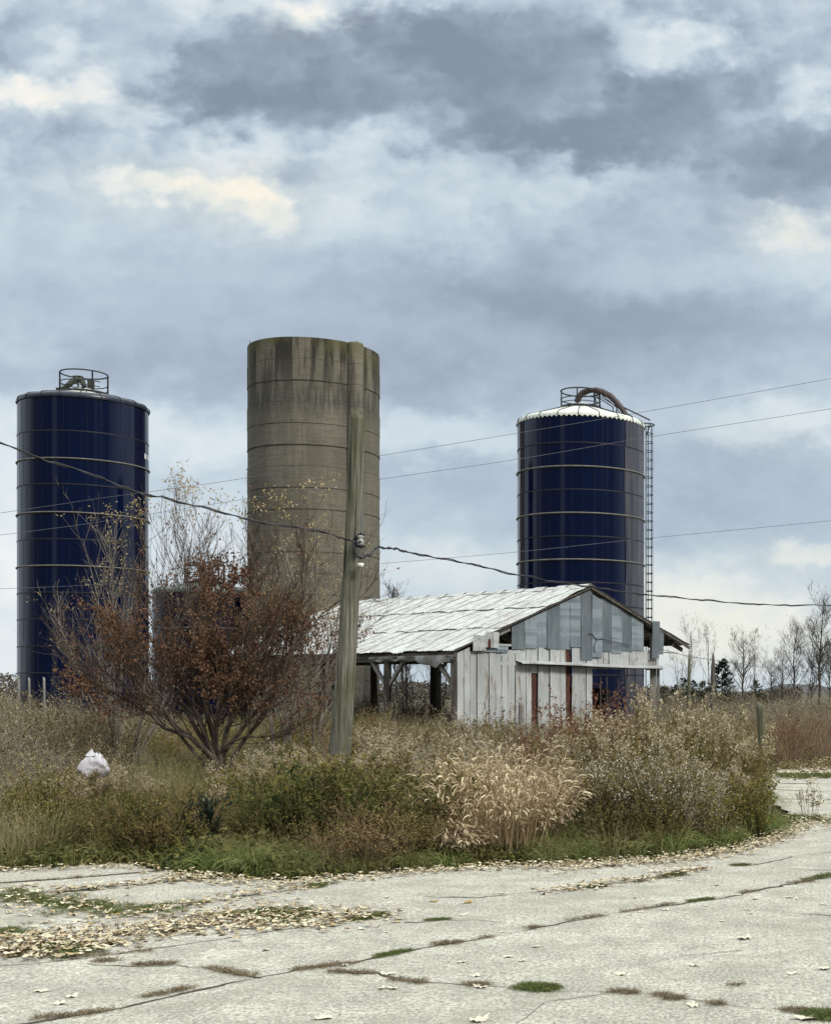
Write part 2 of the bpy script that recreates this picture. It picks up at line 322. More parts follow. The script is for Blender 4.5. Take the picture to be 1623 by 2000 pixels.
        c = t.mix(t.ramp(a.outputs[0], [(.35, 0.0), (.65, 1.0)]), c1, c2)
        c = t.mix(t.m('MULTIPLY', oi, .35), c, tuple(q * .62 for q in c1))
        if blotch:
            vv = t.scalev(v, (.12, .12, 2.6)); bl = t.noise(vv, 1.6, 5, .55)
            c = t.mix(t.ramp(bl.outputs[0], [(.44, 0.0), (.52, .8)]), c, blotch)
        c = t.mix(t.ramp(f.outputs[0], [(.36, .35), (.5, 0.0)]), c, tuple(q * .5 for q in c1))
        c = t.mix(t.ramp(b.outputs[0], [(ru0, 0.0), (ru0 + .08, .85)]), c, rust); b2 = t.noise(t.scalev(v, (1, 1, .12)), 9, 4, .6); c = t.mix(t.ramp(b2.outputs[0], [(.54, 0.0), (.66, .45)]), c, tuple(q * .6 for q in c1))
        finish(t, c, ro, f.outputs[0], .15, .01, metal); return m
    M['white_sheet'] = sheetmat('white_weathered_sheet', (.36, .375, .375), (.50, .515, .51), (.19, .125, .085), .57)
    M['galv'] = sheetmat('galvanised_sheet', (.14, .175, .20), (.21, .25, .275), (.10, .10, .095), .72, .5, .0, (.25, .295, .325))
    M['galv_corr'] = sheetmat('corrugated_galvanised_sheet', (.115, .145, .165), (.19, .225, .245), (.11, .11, .10), .75)
    m, t = new_mat('roof_sheet_metal'); v = t.n('ShaderNodeTexCoord').outputs['Object']; oi = t.n('ShaderNodeObjectInfo').outputs['Random']
    # streaks run down the slope; object space is the barn's own (x across the barn, y along it)
    vr = t.n('ShaderNodeVectorRotate', {'rotation_type': 'Z_AXIS'}, Vector=v, Angle=.35).outputs[0]; a = t.noise(t.scalev(vr, (.45, 1.5, 0)), 1.9, 6, .68, .8); b = t.noise(t.scalev(vr, (.35, 2.2, 0)), 2.4, 6, .7, .6); f = t.noise(v, 12, 5, .65)
    c = t.mix(t.ramp(f.outputs[0], [(.3, 0.0), (.6, 1.0)]), (.38, .40, .39), (.54, .56, .55))
    c = t.mix(t.m('MULTIPLY', oi, .25), c, (.5, .5, .47))
    e_ = t.noise(t.scalev(vr, (.9, 3.4, 0)), 3.2, 5, .6, 1.2)
    c = t.mix(t.ramp(a.outputs[0], [(.47, 0.0), (.60, .65)]), c, (.28, .265, .24))
    c = t.mix(t.ramp(e_.outputs[0], [(.555, 0.0), (.61, .75)]), c, (.20, .18, .155))
    c = t.mix(t.ramp(b.outputs[0], [(.57, 0.0), (.65, .85)]), c, (.22, .15, .105))
    finish(t, c, .6, a.outputs[0], .5, .04); M['roof_sheet'] = m
    M['barn_wood'] = stainmat('barn_wood', (.055, .048, .042), (.13, .118, .10), 7, .9, (1, 1, .2), c3=(.03, .026, .022), s3=20)
    M['grey_wood'] = stainmat('silver_wood', (.17, .165, .15), (.30, .295, .27), 7, .9, (1, 1, .15), c3=(.08, .075, .06), s3=20)
    M['red_board'] = stainmat('rust_red_board', (.05, .018, .012), (.10, .036, .024), 4, .9, (1, 1, .4), c3=(.04, .018, .012), s3=14)
    M['tarp'] = stainmat('torn_sheeting', (.33, .34, .34), (.5, .5, .49), 3, .7, c3=(.15, .15, .14), s3=8)
    # utility pole: grey-green checked wood
    m, t = new_mat('pole_wood'); v = t.n('ShaderNodeTexCoord').outputs['Object']
    g1 = t.noise(t.scalev(v, (1, 1, .035)), 34, 6, .65); g2 = t.noise(t.scalev(v, (1, 1, .25)), 3, 4, .6); g3 = t.noise(t.scalev(v, (1, 1, .02)), 16, 3, .5)
    c = t.mix(t.ramp(g2.outputs[0], [(.4, 0.0), (.62, 1.0)]), (.165, .16, .13), (.115, .118, .08))
    c = t.mix(t.ramp(g1.outputs[0], [(.36, .85), (.52, 0.0)]), c, (.05, .05, .033))
    c = t.mix(t.ramp(g1.outputs[0], [(.55, 0.0), (.68, .7)]), c, (.34, .33, .27))
    c = t.mix(t.ramp(g3.outputs[0], [(.36, 1.0), (.40, 0.0)]), c, (.025, .024, .018))
    finish(t, c, .9, g1.outputs[0], .8, .03, spec=.2); M['pole'] = m
    M['post'] = stainmat('post_wood', (.07, .075, .045), (.17, .165, .11), 9, .9, (1, 1, .1), c3=(.035, .035, .025), s3=30, bump=.6)
    M['cable'] = stainmat('cable_black', (.012, .012, .016), (.03, .03, .035), 30, .5)
    M['wire'] = stainmat('grey_wire', (.09, .10, .12), (.13, .145, .17), 30, .6)
    M['porcelain'] = stainmat('porcelain', (.25, .25, .24), (.4, .4, .38), 20, .3)
    M['white_porcelain'] = stainmat('white_porcelain', (.6, .6, .55), (.7, .7, .66), 20, .3)
    M['bag'] = stainmat('white_plastic', (.40, .39, .42), (.66, .65, .68), 7, .5, c3=(.16, .15, .15), s3=7)
mk_mats()

# ------------------------------------------------------------------ ground and concrete yard
def poly_obj(name, pts, z, mat, **tags):
    me = bpy.data.meshes.new(name); me.from_pydata([(p[0], p[1], z) for p in pts], [], [list(range(len(pts)))]); me.materials.append(mat)
    o = bpy.data.objects.new(name, me); COL.objects.link(o)
    for k, v in tags.items(): o[k] = v
    return o
g = Geo(); n = 60                                   # field: one sheet to the horizon, gently uneven
xs = np.sign(np.linspace(-1, 1, n)) * np.abs(np.linspace(-1, 1, n)) ** 3 * 2500; ys = np.linspace(0, 1, n) ** 3 * 3000 - 60
X, Y = np.meshgrid(xs, ys); Z = -0.05 + np.zeros_like(X)
Vg = np.stack([X, Y, Z], -1).reshape(-1, 3); i = np.arange((n - 1) * n).reshape(n - 1, n)[:, :-1].ravel()
g.add(Vg, np.stack([i, i + 1, i + n + 1, i + n], 1)); g.obj('ground', M['soil'], kind='structure')
EDGE = [(-1200, 1676), (-300, 1690), (0, 1699), (120, 1694), (260, 1688), (330, 1700), (420, 1716), (560, 1722), (700, 1712), (850, 1698), (1000, 1690), (1150, 1686), (1290, 1680), (1420, 1664), (1500, 1640), (1560, 1612),
        (1535, 1585), (1500, 1556), (1486, 1530), (1500, 1508), (1560, 1498), (1700, 1492), (2600, 1480)]
def densify(pts, step, jit, seed):
    r = np.random.default_rng(seed); out = []
    for a, b in zip(pts[:-1], pts[1:]):
        a, b = np.array(a), np.array(b); k = max(1, int(np.linalg.norm(b - a) / step))
        for q in range(k):
            p = a + (b - a) * q / k; out.append(p + (r.normal(size=2) * jit if q or len(out) else 0))
    out.append(np.array(pts[-1])); return out
ew = [ground(*p)[:2] for p in EDGE]
ewd = densify(ew, .35, .04, 3)
padpoly = [tuple(p) for p in ewd] + [(45, 14), (45, -20), (-30, -20), (-30, ew[0][1])]
poly_obj('concrete_yard', padpoly, 0.0, M['pad'], kind='structure')
def crack(pts, w, seed):
    """a dirt-filled crack of uneven width lying on the slab"""
    r = np.random.default_rng(seed); P = np.array([ground(*p) for p in pts])
    d = densify([tuple(q[:2]) for q in P], .09, .012, seed); d = np.array([np.asarray(q) for q in d]); T = np.gradient(d, axis=0); T /= np.linalg.norm(T, axis=1, keepdims=True) + 1e-9
    Nn = np.stack([-T[:, 1], T[:, 0]], 1); k = len(d)
    ww = w * np.clip(.15 + .75 * np.sin(np.linspace(0, k * .11, k) + seed) + .4 * np.sin(np.linspace(0, k * .31, k)) + .35, .32, 1) * (.35 + 1.3 * np.abs(np.convolve(r.normal(size=k + 8), np.ones(9) / 3.6, 'valid')[:k]))
    A = d - Nn * ww[:, None]; B = d + Nn * ww[:, None]
    return A, B, d, ww
CR = [([(-40, 2015), (150, 1985), (235, 1972), (390, 1935), (520, 1908), (590, 1893), (700, 1880), (800, 1858), (870, 1845), (960, 1832), (1060, 1812), (1200, 1785), (1300, 1770), (1400, 1758), (1480, 1740), (1560, 1725), (1640, 1712), (1800, 1690)], .017, 1),
      ([(640, 1897), (730, 1903), (800, 1918), (900, 1924), (1000, 1931), (1060, 1936), (1190, 1940), (1290, 1944), (1380, 1960), (1470, 1970), (1560, 1978), (1660, 1990)], .013, 2),
      ([(790, 1803), (870, 1798), (960, 1801), (1040, 1810), (1080, 1813)], .008, 3),
      ([(-60, 1892), (0, 1888), (90, 1882), (180, 1872), (300, 1855), (400, 1840), (470, 1828), (600, 1812), (740, 1790)], .020, 4),
      ([(170, 1884), (260, 1890), (340, 1888), (400, 1892), (470, 1905), (510, 1912)], .016, 5),
      ([(-60, 1730), (60, 1722), (150, 1716), (240, 1708), (330, 1700)], .020, 6),
      ([(110, 1744), (200, 1735), (300, 1726), (420, 1716)], .020, 7),
      ([(-60, 1745), (60, 1756), (140, 1775), (250, 1788), (370, 1770), (470, 1752), (580, 1738)], .03, 8),
      ([(1050, 1743), (1160, 1733), (1260, 1718), (1380, 1697), (1480, 1690), (1560, 1672), (1640, 1664)], .010, 9),
      ([(1430, 1691), (1540, 1697), (1640, 1702)], .010, 10),
      ([(1380, 1935), (1440, 1926), (1500, 1922), (1540, 1906), (1580, 1902)], .005, 11),
      ([(1480, 1776), (1530, 1782), (1640, 1792)], .005, 12),
      ([(830, 1752), (930, 1755), (1060, 1742), (1140, 1735)], .006, 13),
      ([(1490, 1530), (1560, 1531), (1640, 1532)], .02, 14), ([(1490, 1542), (1560, 1545), (1660, 1548)], .02, 15), ([(1500, 1597), (1570, 1602), (1660, 1612)], .03, 16), ([(1500, 1560), (1560, 1562), (1640, 1566)], .012, 17),
      ([(1330, 1868), (1400, 1862), (1450, 1858)], .003, 18), ([(1000, 2010), (1060, 1960), (1190, 1941)], .003, 19)]
g = Geo(); crack_pts = []
for pts, w, sdx in CR:
    A, B, d, ww = crack(pts, w, sdx); k = len(d); V = np.zeros((2 * k, 3)); V[0::2, :2] = A; V[1::2, :2] = B; V[:, 2] = .004
    i = np.arange(k - 1) * 2; g.add(V, np.stack([i, i + 2, i + 3, i + 1], 1)); crack_pts.append((d, ww))
g.obj('pavement_cracks', M['crack'], kind='structure')
# hills far right, low rise far left
def ridge(name, x0, x1, Y, prof, depth, mat):
    g = Geo(); k = 60; xs = np.linspace(x0, x1, k); hs = np.interp(xs, [p[0] for p in prof], [p[1] for p in prof]) + np.sin(xs * .13) * .8 + np.sin(xs * .31) * .4
    rows = [(0, 0), (depth * .25, .8), (depth * .5, 1), (depth, 0)]
    V = np.concatenate([np.stack([xs, np.full(k, Y + a), hs * b - .5], 1) for a, b in rows]); j = (np.arange(3)[:, None] * k + np.arange(k - 1)[None]).ravel()
    g.add(V, np.stack([j, j + 1, j + k + 1, j + k], 1)); return g.obj(name, mat, smooth=True, kind='structure')
M['hill'] = stainmat('distant_wooded_hill', (.055, .055, .058), (.095, .092, .088), .12, .95, (1, 1, 1.5), c3=(.13, .12, .10), s3=.9, bump=1, bdist=1)
ridge('hill', -60, 220, 600, [(-60, 1), (-16, 2.2), (0, 3.5), (12, 5.2), (22, 5.0), (40, 3.6), (80, 4), (220, 2)], 120, M['hill'])

# ------------------------------------------------------------------ silos
def fit(pL, pR, Y):
    a, b = math.atan((pL - CX) / F), math.atan((pR - CX) / F); th, de = (a + b) / 2, (b - a) / 2
    return np.array([Y * math.tan(th), Y, 0.0]), Y / math.cos(th) * math.sin(de)
def hz(py, Y): return EYE + (HY - py) / F * Y
def wob(seed, amp):
    r = np.random.default_rng(seed); c = [(k, r.normal() * amp / (1 + k / 14), r.uniform(0, 6.28)) for k in range(6, 46, 3)]
    return lambda th, z: sum(a * np.sin(k * th + p) for k, a, p in c)
def ringpts(c, r, z, n=40, a0=0, a1=2 * math.pi):
    th = np.linspace(a0, a1, n); return np.stack([c[0] + r * np.cos(th), c[1] + r * np.sin(th), np.full(n, z)], 1)
def blue_silo(name, label, pL, pR, Y, ztop, rings, seams, rimmat, roofmat, seed, rail):
    c, r = fit(pL, pR, Y); t = thing(name, label, 'silo', c)
    g = Geo(); zs = [-.05] + sorted(seams) + [ztop]          # enamelled sheets, row by row, each row lapping the one below
    for k, (a, b) in enumerate(zip(zs[:-1], zs[1:])):
        g2 = Geo(); g2.lathe([(r - .012 + .012 * (k % 2), a), (r - .012 + .012 * (k % 2), b)], c, 300, 0, wob(seed, .0013)); V, Q, qm, T, tm = g2.arrays(); g.add(V, Q)
    g.obj('wall', M['navy'], t, True)
    g = Geo()
    for z in seams: g.lathe([(r - .01, z - .03), (r + .016, z - .025), (r + .016, z + .025), (r - .01, z + .03)], c, 160)
    for k in range(36):                                        # flat vertical laps of the sheets
        th = k * 2 * math.pi / 36
        for a, b in zip(zs[:-1], zs[1:]):
            o = th + (0 if int(a * 3) % 2 else .087); p = np.array([c[0] + (r + .002) * math.cos(o), c[1] + (r + .002) * math.sin(o), 0]); g.beam(p + [0, 0, a + .04], p + [0, 0, b - .04], .008, .006)
    g.obj('seam', M['seam'], t)
    for z in rings:
        g = Geo(); g.lathe([(r + .005, z - .04), (r + .05, z - .035), (r + .065, z - .005), (r + .05, z + .02), (r + .005, z + .025), (r - .01, z)], c, 160); g.obj('stiffener_ring', M['ring'], t, True)
    g = Geo(); n = 240; g.lathe([(r + .04, ztop - .02), (r + .045, ztop + .08), (r + .01, ztop + .17), (r - .10, ztop + .24), (r - .28, ztop + .29)], c, n)
    sc = np.arange(n)                                          # scalloped bottom edge
    if roofmat is rimmat and roofmat is M['roof_white']: g.V[-1][:n, 2] += np.where(sc % 3 == 0, -.05, .02)
    g.obj('roof_rim', rimmat, t, True)
    g = Geo(); zc = ztop + rail['rise']; g.lathe([(r - .28, ztop + .29), (r * .6, ztop + .29 + (zc - ztop - .29) * .50), (rail['r'] * .95, zc - .02), (.45, zc + .10), (.43, zc + .22), (.02, zc + .24)], c, 96); g.obj('roof', roofmat, t, True)
    g = Geo()
    for k in range(20):
        th = k * 2 * math.pi / 20 + .1; e = np.array([math.cos(th), math.sin(th), 0])
        g.tube([c + e * (r + .055) + [0, 0, ztop], c + e * (r + .055) + [0, 0, ztop + .11], c + e * (r + .02) + [0, 0, ztop + .18], c + e * (r - .10) + [0, 0, ztop + .255], c + e * (r - .28) + [0, 0, ztop + .305], c + e * r * .6 + [0, 0, ztop + .305 + (zc - ztop - .29) * .5], c + e * rail['r'] + [0, 0, zc + .02]], .02, 4)
    g.obj('roof_rib', M['seam'] if roofmat is M['roof_white'] else M['galv_dark'], t)
    return t, c, r, zc
# left silo
Y1 = 62.0
sm = [1.6 + (1350 - y) / F * Y1 for y in (862, 962, 1062, 1162, 1212, 1262, 1312, 1362, 1112, 1012)] + [hz(y, Y1) for y in (913.7, 1014.7, 1114.8)]
sm = [z for z in sorted(sm)]
silo1, c1, r1, zc1 = blue_silo('blue_silo', 'tall glossy navy blue silo at the far left with pale stiffener rings', 33, 290.5, Y1, hz(798, Y1), [hz(y, Y1) for y in (913.7, 1014.7, 1114.8)],
    [hz(y, Y1) for y in (862, 962, 1065, 1165, 1215, 1266, 1316, 1366)], M['rim_dark'], M['roof_white'], 10, dict(rise=.66, r=1.0))
Y3 = 62.0
silo3, c3, r3, zc3 = blue_silo('blue_silo', 'tall navy blue silo with white scalloped roof rising behind the tin barn', 1010.5, 1257.5, Y3, hz(835, Y3), [hz(y, Y3) for y in (930, 1017, 1104)],
    [hz(y, Y3) for y in (886, 973.5, 1060.5, 1147, 1190, 1233, 1277, 1320, 1363)], M['roof_white'], M['roof_white'], 30, dict(rise=.86, r=.93))
Y2b = 70.0
silo2b, c2b, r2b, zc2b = blue_silo('blue_silo', 'short dark blue silo half hidden behind the red leaved tree', 297, 500, Y2b, hz(1162, Y2b), [hz(1230, Y2b)],
    [hz(y, Y2b) for y in (1195, 1265, 1300, 1335)], M['roof_grey'], M['roof_grey'], 50, dict(rise=.55, r=.8))
# letters remaining at the right edge of the far left silo
th0 = math.atan2(-c1[1], -c1[0])
for k, (dth, w) in enumerate(((1.20, .24), (1.36, .30))):
    g = Geo()
    a = th0 + dth; p = c1 + np.array([math.cos(a), math.sin(a), 0]) * (r1 + .015); tv = np.array([-math.sin(a), math.cos(a), 0])
    z0 = hz(894, Y1) ; z1 = hz(884, Y1)
    g.add([p - tv * w / 2 + [0, 0, z0], p + tv * w / 2 + [0, 0, z0 - .02], p + tv * w / 2 + [0, 0, z1 - .02], p - tv * w / 2 + [0, 0, z1]], [(0, 1, 2, 3)]); g.obj('lettering', M['letter'], silo1)
def platform(t, c, zc, r, h, seed, posts, mid=True, low=True):
    g = Geo()
    g.tube(ringpts(c, r, zc + h)[:-1], .035, 5, closed=True)
    if mid: g.tube(ringpts(c, r, zc + h * .52, 36, .3, 5.9), .026, 5)
    if low: g.tube(ringpts(c, r, zc + h * .28, 36, .3, 5.9), .022, 5)
    g.obj('guard_rail', M['iron'], t)
    g = Geo()
    for a in posts: e = np.array([math.cos(a), math.sin(a), 0]); g = Geo(); g.beam(c + e * r + [0, 0, zc - .12], c + e * r + [0, 0, zc + h], .065, .05); g.obj('rail_post', M['iron'], t)
    g = Geo(); g.lathe([(r - .22, zc), (r + .03, zc), (r + .03, zc + .07), (r - .22, zc + .07), (r - .22, zc)], c, 40); g.obj('walkway', M['iron'], t)
platform(silo1, c1, zc1, 1.0, .95, 1, (-2.65, -.75, .6, 2.3))
# unloader head on the left silo
g = Geo(); b = c1 + [0, 0, zc1 + .1]
g.tube([b + [-1.0, -.3, -.02], b + [-.75, -.3, .12], b + [-.45, -.25, .42], b + [-.2, -.2, .55], b + [.02, -.2, .48], b + [.12, -.2, .2]], [.13, .13, .14, .15, .13, .12], 8)
g.box(b + [-.22, -.1, .62], (.36, .3, .22)); g.box(b + [.32, 0, .35], (.22, .25, .38)); g.box(b + [-.98, -.3, .0], (.2, .3, .25))
g.obj('unloader', M['machine'], silo1)
g = Geo(); g.tube([b + [0, -1.0, -.05], b + [-.3, -1.3, -.15], b + [-.35, -1.8, -.4]], .02, 5); g.tube([b + [.3, -1.0, .02], b + [.75, -1.5, -.15], b + [1.15, -2.0, -.45]], .022, 5); g.obj('hose', M['iron'], silo1)
platform(silo3, c3, zc3, .93, .80, 2, (-2.75, -1.62, -.3, .5, 1.9))
# arched filler conveyor and sloping stair rail on the right silo
e = np.array([math.cos(-.10), math.sin(-.10), 0]); g = Geo(); base = c3 + [0, 0, 0]
def rp(px, py): return base + e * ((px - 1134) / F * Y3) * 1.0 + [0, 0, hz(py, Y3)] + np.array([0, -.3, 0])
g.tube([rp(1128, 788), rp(1131, 778), rp(1139, 770), rp(1150, 766), rp(1163, 765), rp(1178, 769), rp(1193, 777), rp(1206, 790), rp(1217, 803), rp(1227, 820)], [.14, .15, .15, .14, .14, .15, .15, .14, .13, .12], 8); g.obj('filler_pipe', M['rust_pipe'], silo3, True)
g = Geo()
for a, b2, rr in ((rp(1165, 772), rp(1252, 828), .022), (rp(1220, 800), rp(1272, 826), .035), (rp(1165, 776), rp(1200, 800), .025), (rp(1176, 774), rp(1207, 801), .02), (rp(1228, 816), rp(1250, 827), .025), (rp(1162, 770), rp(1163, 798), .04), (rp(1199, 800), rp(1199, 812), .025), (rp(1207, 800), rp(1205, 813), .03), (rp(1162, 770), rp(1168, 798), .02), (rp(1206, 803), rp(1222, 822), .02), (rp(1168, 798), rp(1205, 812), .02)):
    g.tube([a, b2], rr, 5)
g.obj('stair_rail', M['iron'], silo3)
# caged ladder: a part of the silo
er = np.array([math.cos(math.atan2(c3[0], c3[1]) * -1), math.sin(math.atan2(c3[0], c3[1]) * -1), 0]); er /= np.linalg.norm(er); ef = np.array([er[1], -er[0], 0])
lc = c3 + er * (r3 + .30); g = Geo(); zt = hz(826, Y3)
for q in (-.17, .17): g.tube([c3 + er * (r3 + .10) + ef * q + [0, 0, .4], c3 + er * (r3 + .10) + ef * q + [0, 0, zt]], .022, 5)
for z in np.arange(.6, zt, .3): g.tube([c3 + er * (r3 + .10) - ef * .17 + [0, 0, z], c3 + er * (r3 + .10) + ef * .17 + [0, 0, z]], .013, 4)
lad = g.obj('ladder', M['galv_dark'], silo3)
g = Geo(); a0 = math.atan2(er[1], er[0])
for a in (-1.3, -.65, 0, .65, 1.3): p = c3 + er * (r3 + .12) + .30 * np.array([math.cos(a0 + a), math.sin(a0 + a), 0]); g.tube([p + [0, 0, 2.6], p + [0, 0, zt]], .011, 4)
for z in np.arange(2.6, zt - .2, .41): g.tube(ringpts(c3 + er * (r3 + .12), .30, z, 14, a0 - 1.6, a0 + 1.6), .018, 4)
g.tube(ringpts(c3 + er * (r3 + .12), .37, zt, 20, a0 - 2.2, a0 + 2.2), .03, 5); g.tube([c3 + er * (r3 + .3) + ef * .3 + [0, 0, zt], c3 + er * (r3 + .1) + ef * .25 + [0, 0, zt - .55]], .025, 4)
g.obj('safety_cage', M['iron'], silo3)
# weathered dull sheets on the right flank of the right silo: one column of the shell, a few mm proud
g = Geo(); a1 = math.atan2(-c3[1], -c3[0])
for lo, hi in zip([-.05] + [hz(y, Y3) for y in (1363, 1320, 1277, 1233, 1190, 1147, 1104, 1060.5, 1017, 973.5, 930, 886)], [hz(y, Y3) for y in (1363, 1320, 1277, 1233, 1190, 1147, 1104, 1060.5, 1017, 973.5, 930, 886)] + [hz(835, Y3)]):
    rr = r3 + .009 ; j = .02 * math.sin(lo * 7); P = ringpts(c3, rr, 0, 28, a1 + .74 + j, a1 + 1.62); w = wob(77, .003)(np.linspace(0, 1, 28), 0)[:, None]; P = P + (P - c3) / rr * w
    V = np.concatenate([P + [0, 0, lo + .03], P + [0, 0, hi - .03]]); i = np.arange(27); g.add(V, np.stack([i, i + 1, i + 29, i + 28], 1))
g.obj('dull_sheets', M['navy_dull'], silo3, True, label='weathered dull sheets on the right flank')
# small silo railing seen through the branches
platform(silo2b, c2b, hz(1140, Y2b), .95, 1.0, 3, (-2.7, -1.2, -.4, .6, 2.2))

# concrete stave silo with its chute
Y2 = 70.0; c2, r2 = fit(483, 741.5, Y2); zt2 = hz(689.5, Y2)
silo2 = thing('concrete_silo', 'tall open-topped grey concrete silo with stained rim and half-round chute', 'silo', c2)
g = Geo(); step = 1.078; z = zt2; k = 0; prof = []
while z > -.05:
    zb = max(z - step, -.05); o = [0, .012, -.006, .016, .004, -.012, .01, -.004][k % 8]
    prof += [(r2 + o, z - .012), (r2 + o, zb + .016), (r2 + o - .03, zb + .006), (r2 + o - .03, zb - .004)]; z = zb; k += 1
prof = [(r2 - .16, zt2 - 1.5), (r2 - .15, zt2 + .0), (r2 - .01, zt2 + .005)] + prof
g.lathe(prof, c2, 220); g.obj('wall', M['silo_concrete'], silo2, False)
M['joint'] = stainmat('dark_joint', (.028, .026, .022), (.085, .078, .062), 1.6, .95)
g = Geo()
for k in range(1, 19):
    z = zt2 - step * k + .0; g.lathe([(r2 - .02, z - .022), (r2 + .008 + (k % 3 == 2) * .012, z - .016), (r2 + .008 + (k % 3 == 2) * .012, z + .012), (r2 - .02, z + .018)], c2, 120)
g.obj('joint', M['joint'], silo2)
af = math.atan2(-c2[1], -c2[0]); pc = (np.array([(693.5 - CX) / F * (Y2 - r2 * .86), Y2 - r2 * .86, 0]))
best = min(np.linspace(af - 1.2, af + 1.4, 600), key=lambda a: abs(CX + F * (c2[0] + (r2 + .1) * math.cos(a)) / (c2[1] + (r2 + .1) * math.sin(a)) - 693.5) + (1e3 if math.sin(a) > 0 else 0))
pc = c2 + (r2 + .10) * np.array([math.cos(best), math.sin(best), 0]); g = Geo(); prof = [(.002, zt2 + .02), (.30, zt2 + .02), (.39, zt2 - .02), (.415, zt2 - .10)]; z = zt2 - .1
prof += [(.415, 0.0)]
prof = [(q[0], q[1]) for q in prof]; g.lathe(prof, pc, 40)
for z in np.arange(zt2 - 1.1, 0, -1.078): g.lathe([(.41, z - .02), (.421, z - .015), (.421, z + .012), (.41, z + .018)], pc, 40)
g.obj('chute', M['silo_concrete'], silo2, True)
for a in (-2.6, -.55, .3):
    g = Geo(); e2 = np.array([math.cos(a), math.sin(a), 0]); g.tube([c2 + e2 * (r2 - .08) + [0, 0, zt2 - .1], c2 + e2 * (r2 - .08) + [0, 0, zt2 + .22]], .018, 4); g.obj('rim_rod', M['iron'], silo2)
# ------------------------------------------------------------------ barn
U = np.array([.607, .794, 0.]); U /= np.linalg.norm(U); Vv = np.array([-U[1], U[0], 0.]); A0 = np.array([(1150 - CX) / F * 46.0, 46.0, 0.])
def B(s, t, z): return A0 + U * s + Vv * t + np.array([0, 0, z])
def wallpt(px, py, t=0.0):
    d = np.array([(px - CX) / F, 1.0, 0]); O = A0 + Vv * t; k = O @ Vv / (d @ Vv); p = d * k
    return float((p - O) @ U), EYE + (HY - py) / F * k
def cp(cx, cy): return wallpt(850 + cx / 2.951, 1120 + cy / 2.951)
ZA = 5.19; SL, SR = -5.92, 5.12
def zr(s): return ZA - (.3935 * -s if s < 0 else .371 * s)
LEN = 13.8
barn = thing('tin_barn', 'open-sided tin barn with patched white and grey metal gable, weathered roof', 'barn', A0)
barn.rotation_euler = (0, 0, math.atan2(U[1], U[0]))
def bpart(geo, name, mat, smooth=False, **tags):      # world coordinates -> the barn's own frame, so that grain follows the barn
    o = geo.obj(name, mat, None, smooth, **tags); me = o.data; co = np.empty(len(me.vertices) * 3, np.float32); me.vertices.foreach_get('co', co); co = co.reshape(-1, 3) - A0
    me.vertices.foreach_set('co', np.stack([co @ U, co @ Vv, co[:, 2]], 1).astype(np.float32).ravel()); me.update(); o.parent = barn; return o
br = np.random.default_rng(5)
def sheet(s0, s1, zb, zt, t0, mat, corr=.012, pitch=.09, name='wall_sheet', lean=0.0, **tags):
    """upright metal sheet; zt may be a function of s (cut along the rake)"""
    g = Geo(); n = max(6, int((s1 - s0) / pitch * 4)); ss = np.linspace(s0, s1, n + 1); rows = 5
    V = []
    for k in range(rows):
        for i, s in enumerate(ss):
            top = zt(s) if callable(zt) else zt; z = zb + (top - zb) * k / (rows - 1) + (0 if 0 < k < rows - 1 else br.normal() * .002)
            off = corr * math.cos((s - s0) / pitch * 2 * math.pi) + lean * k / (rows - 1) + .006 * math.sin(k * 2.1 + s0 * 5)
            V.append(B(s, -t0 - off, z))
    j = (np.arange(rows - 1)[:, None] * (n + 1) + np.arange(n)[None]).ravel(); V = np.array(V); nv = len(V)
    Vb = V + Vv * .004; g.add(np.concatenate([V, Vb]), np.concatenate([np.stack([j, j + 1, j + n + 2, j + n + 1], 1), np.stack([j + n + 1, j + n + 2, j + 1, j], 1) + nv]))
    bm = g; return bpart(bm, name, mat, False, **tags)
rake = lambda d: (lambda s: zr(s) - d)
# upper gable: galvanised sheets
up = [(436, 510, 438, 'c'), (510, 575, 432, 'g'), (575, 638, 428, 'g'), (638, 710, 435, 'c'), (710, 772, 438, 'g'), (772, 832, 425, 'g'), (832, 893, 500, 'c'), (893, 950, 483, 'g'), (950, 1010, 450, 'c'), (1010, 1068, 460, 'g'), (1068, 1125, 450, 'c'), (1125, 1192, 445, 'g')]
for k, (a, b, bot, kind) in enumerate(up):
    s0, z0 = cp(a, bot); s1, _ = cp(b, bot)
    tl = .05 + (k % 2) * .014 + (.03 if bot > 470 else 0)
    sheet(s0 - .01, s1 + .02, z0, rake(.10 if k not in (7,) else .22), tl, M['galv_corr' if kind == 'c' else 'galv'], .011 if kind == 'c' else .004, .075 if kind == 'c' else .15, lean=br.normal() * .006)
for a, b, ta, bot in ((1228, 1270, 276, 490), (1272, 1302, 322, 468)):
    s0, z0 = cp(a, bot); s1, _ = cp(b, bot); _, z1 = cp(a, ta); sheet(s0, s1, z0, z1, .16 if a < 1250 else .10, M['galv_corr'], .009, .1, lean=.05)
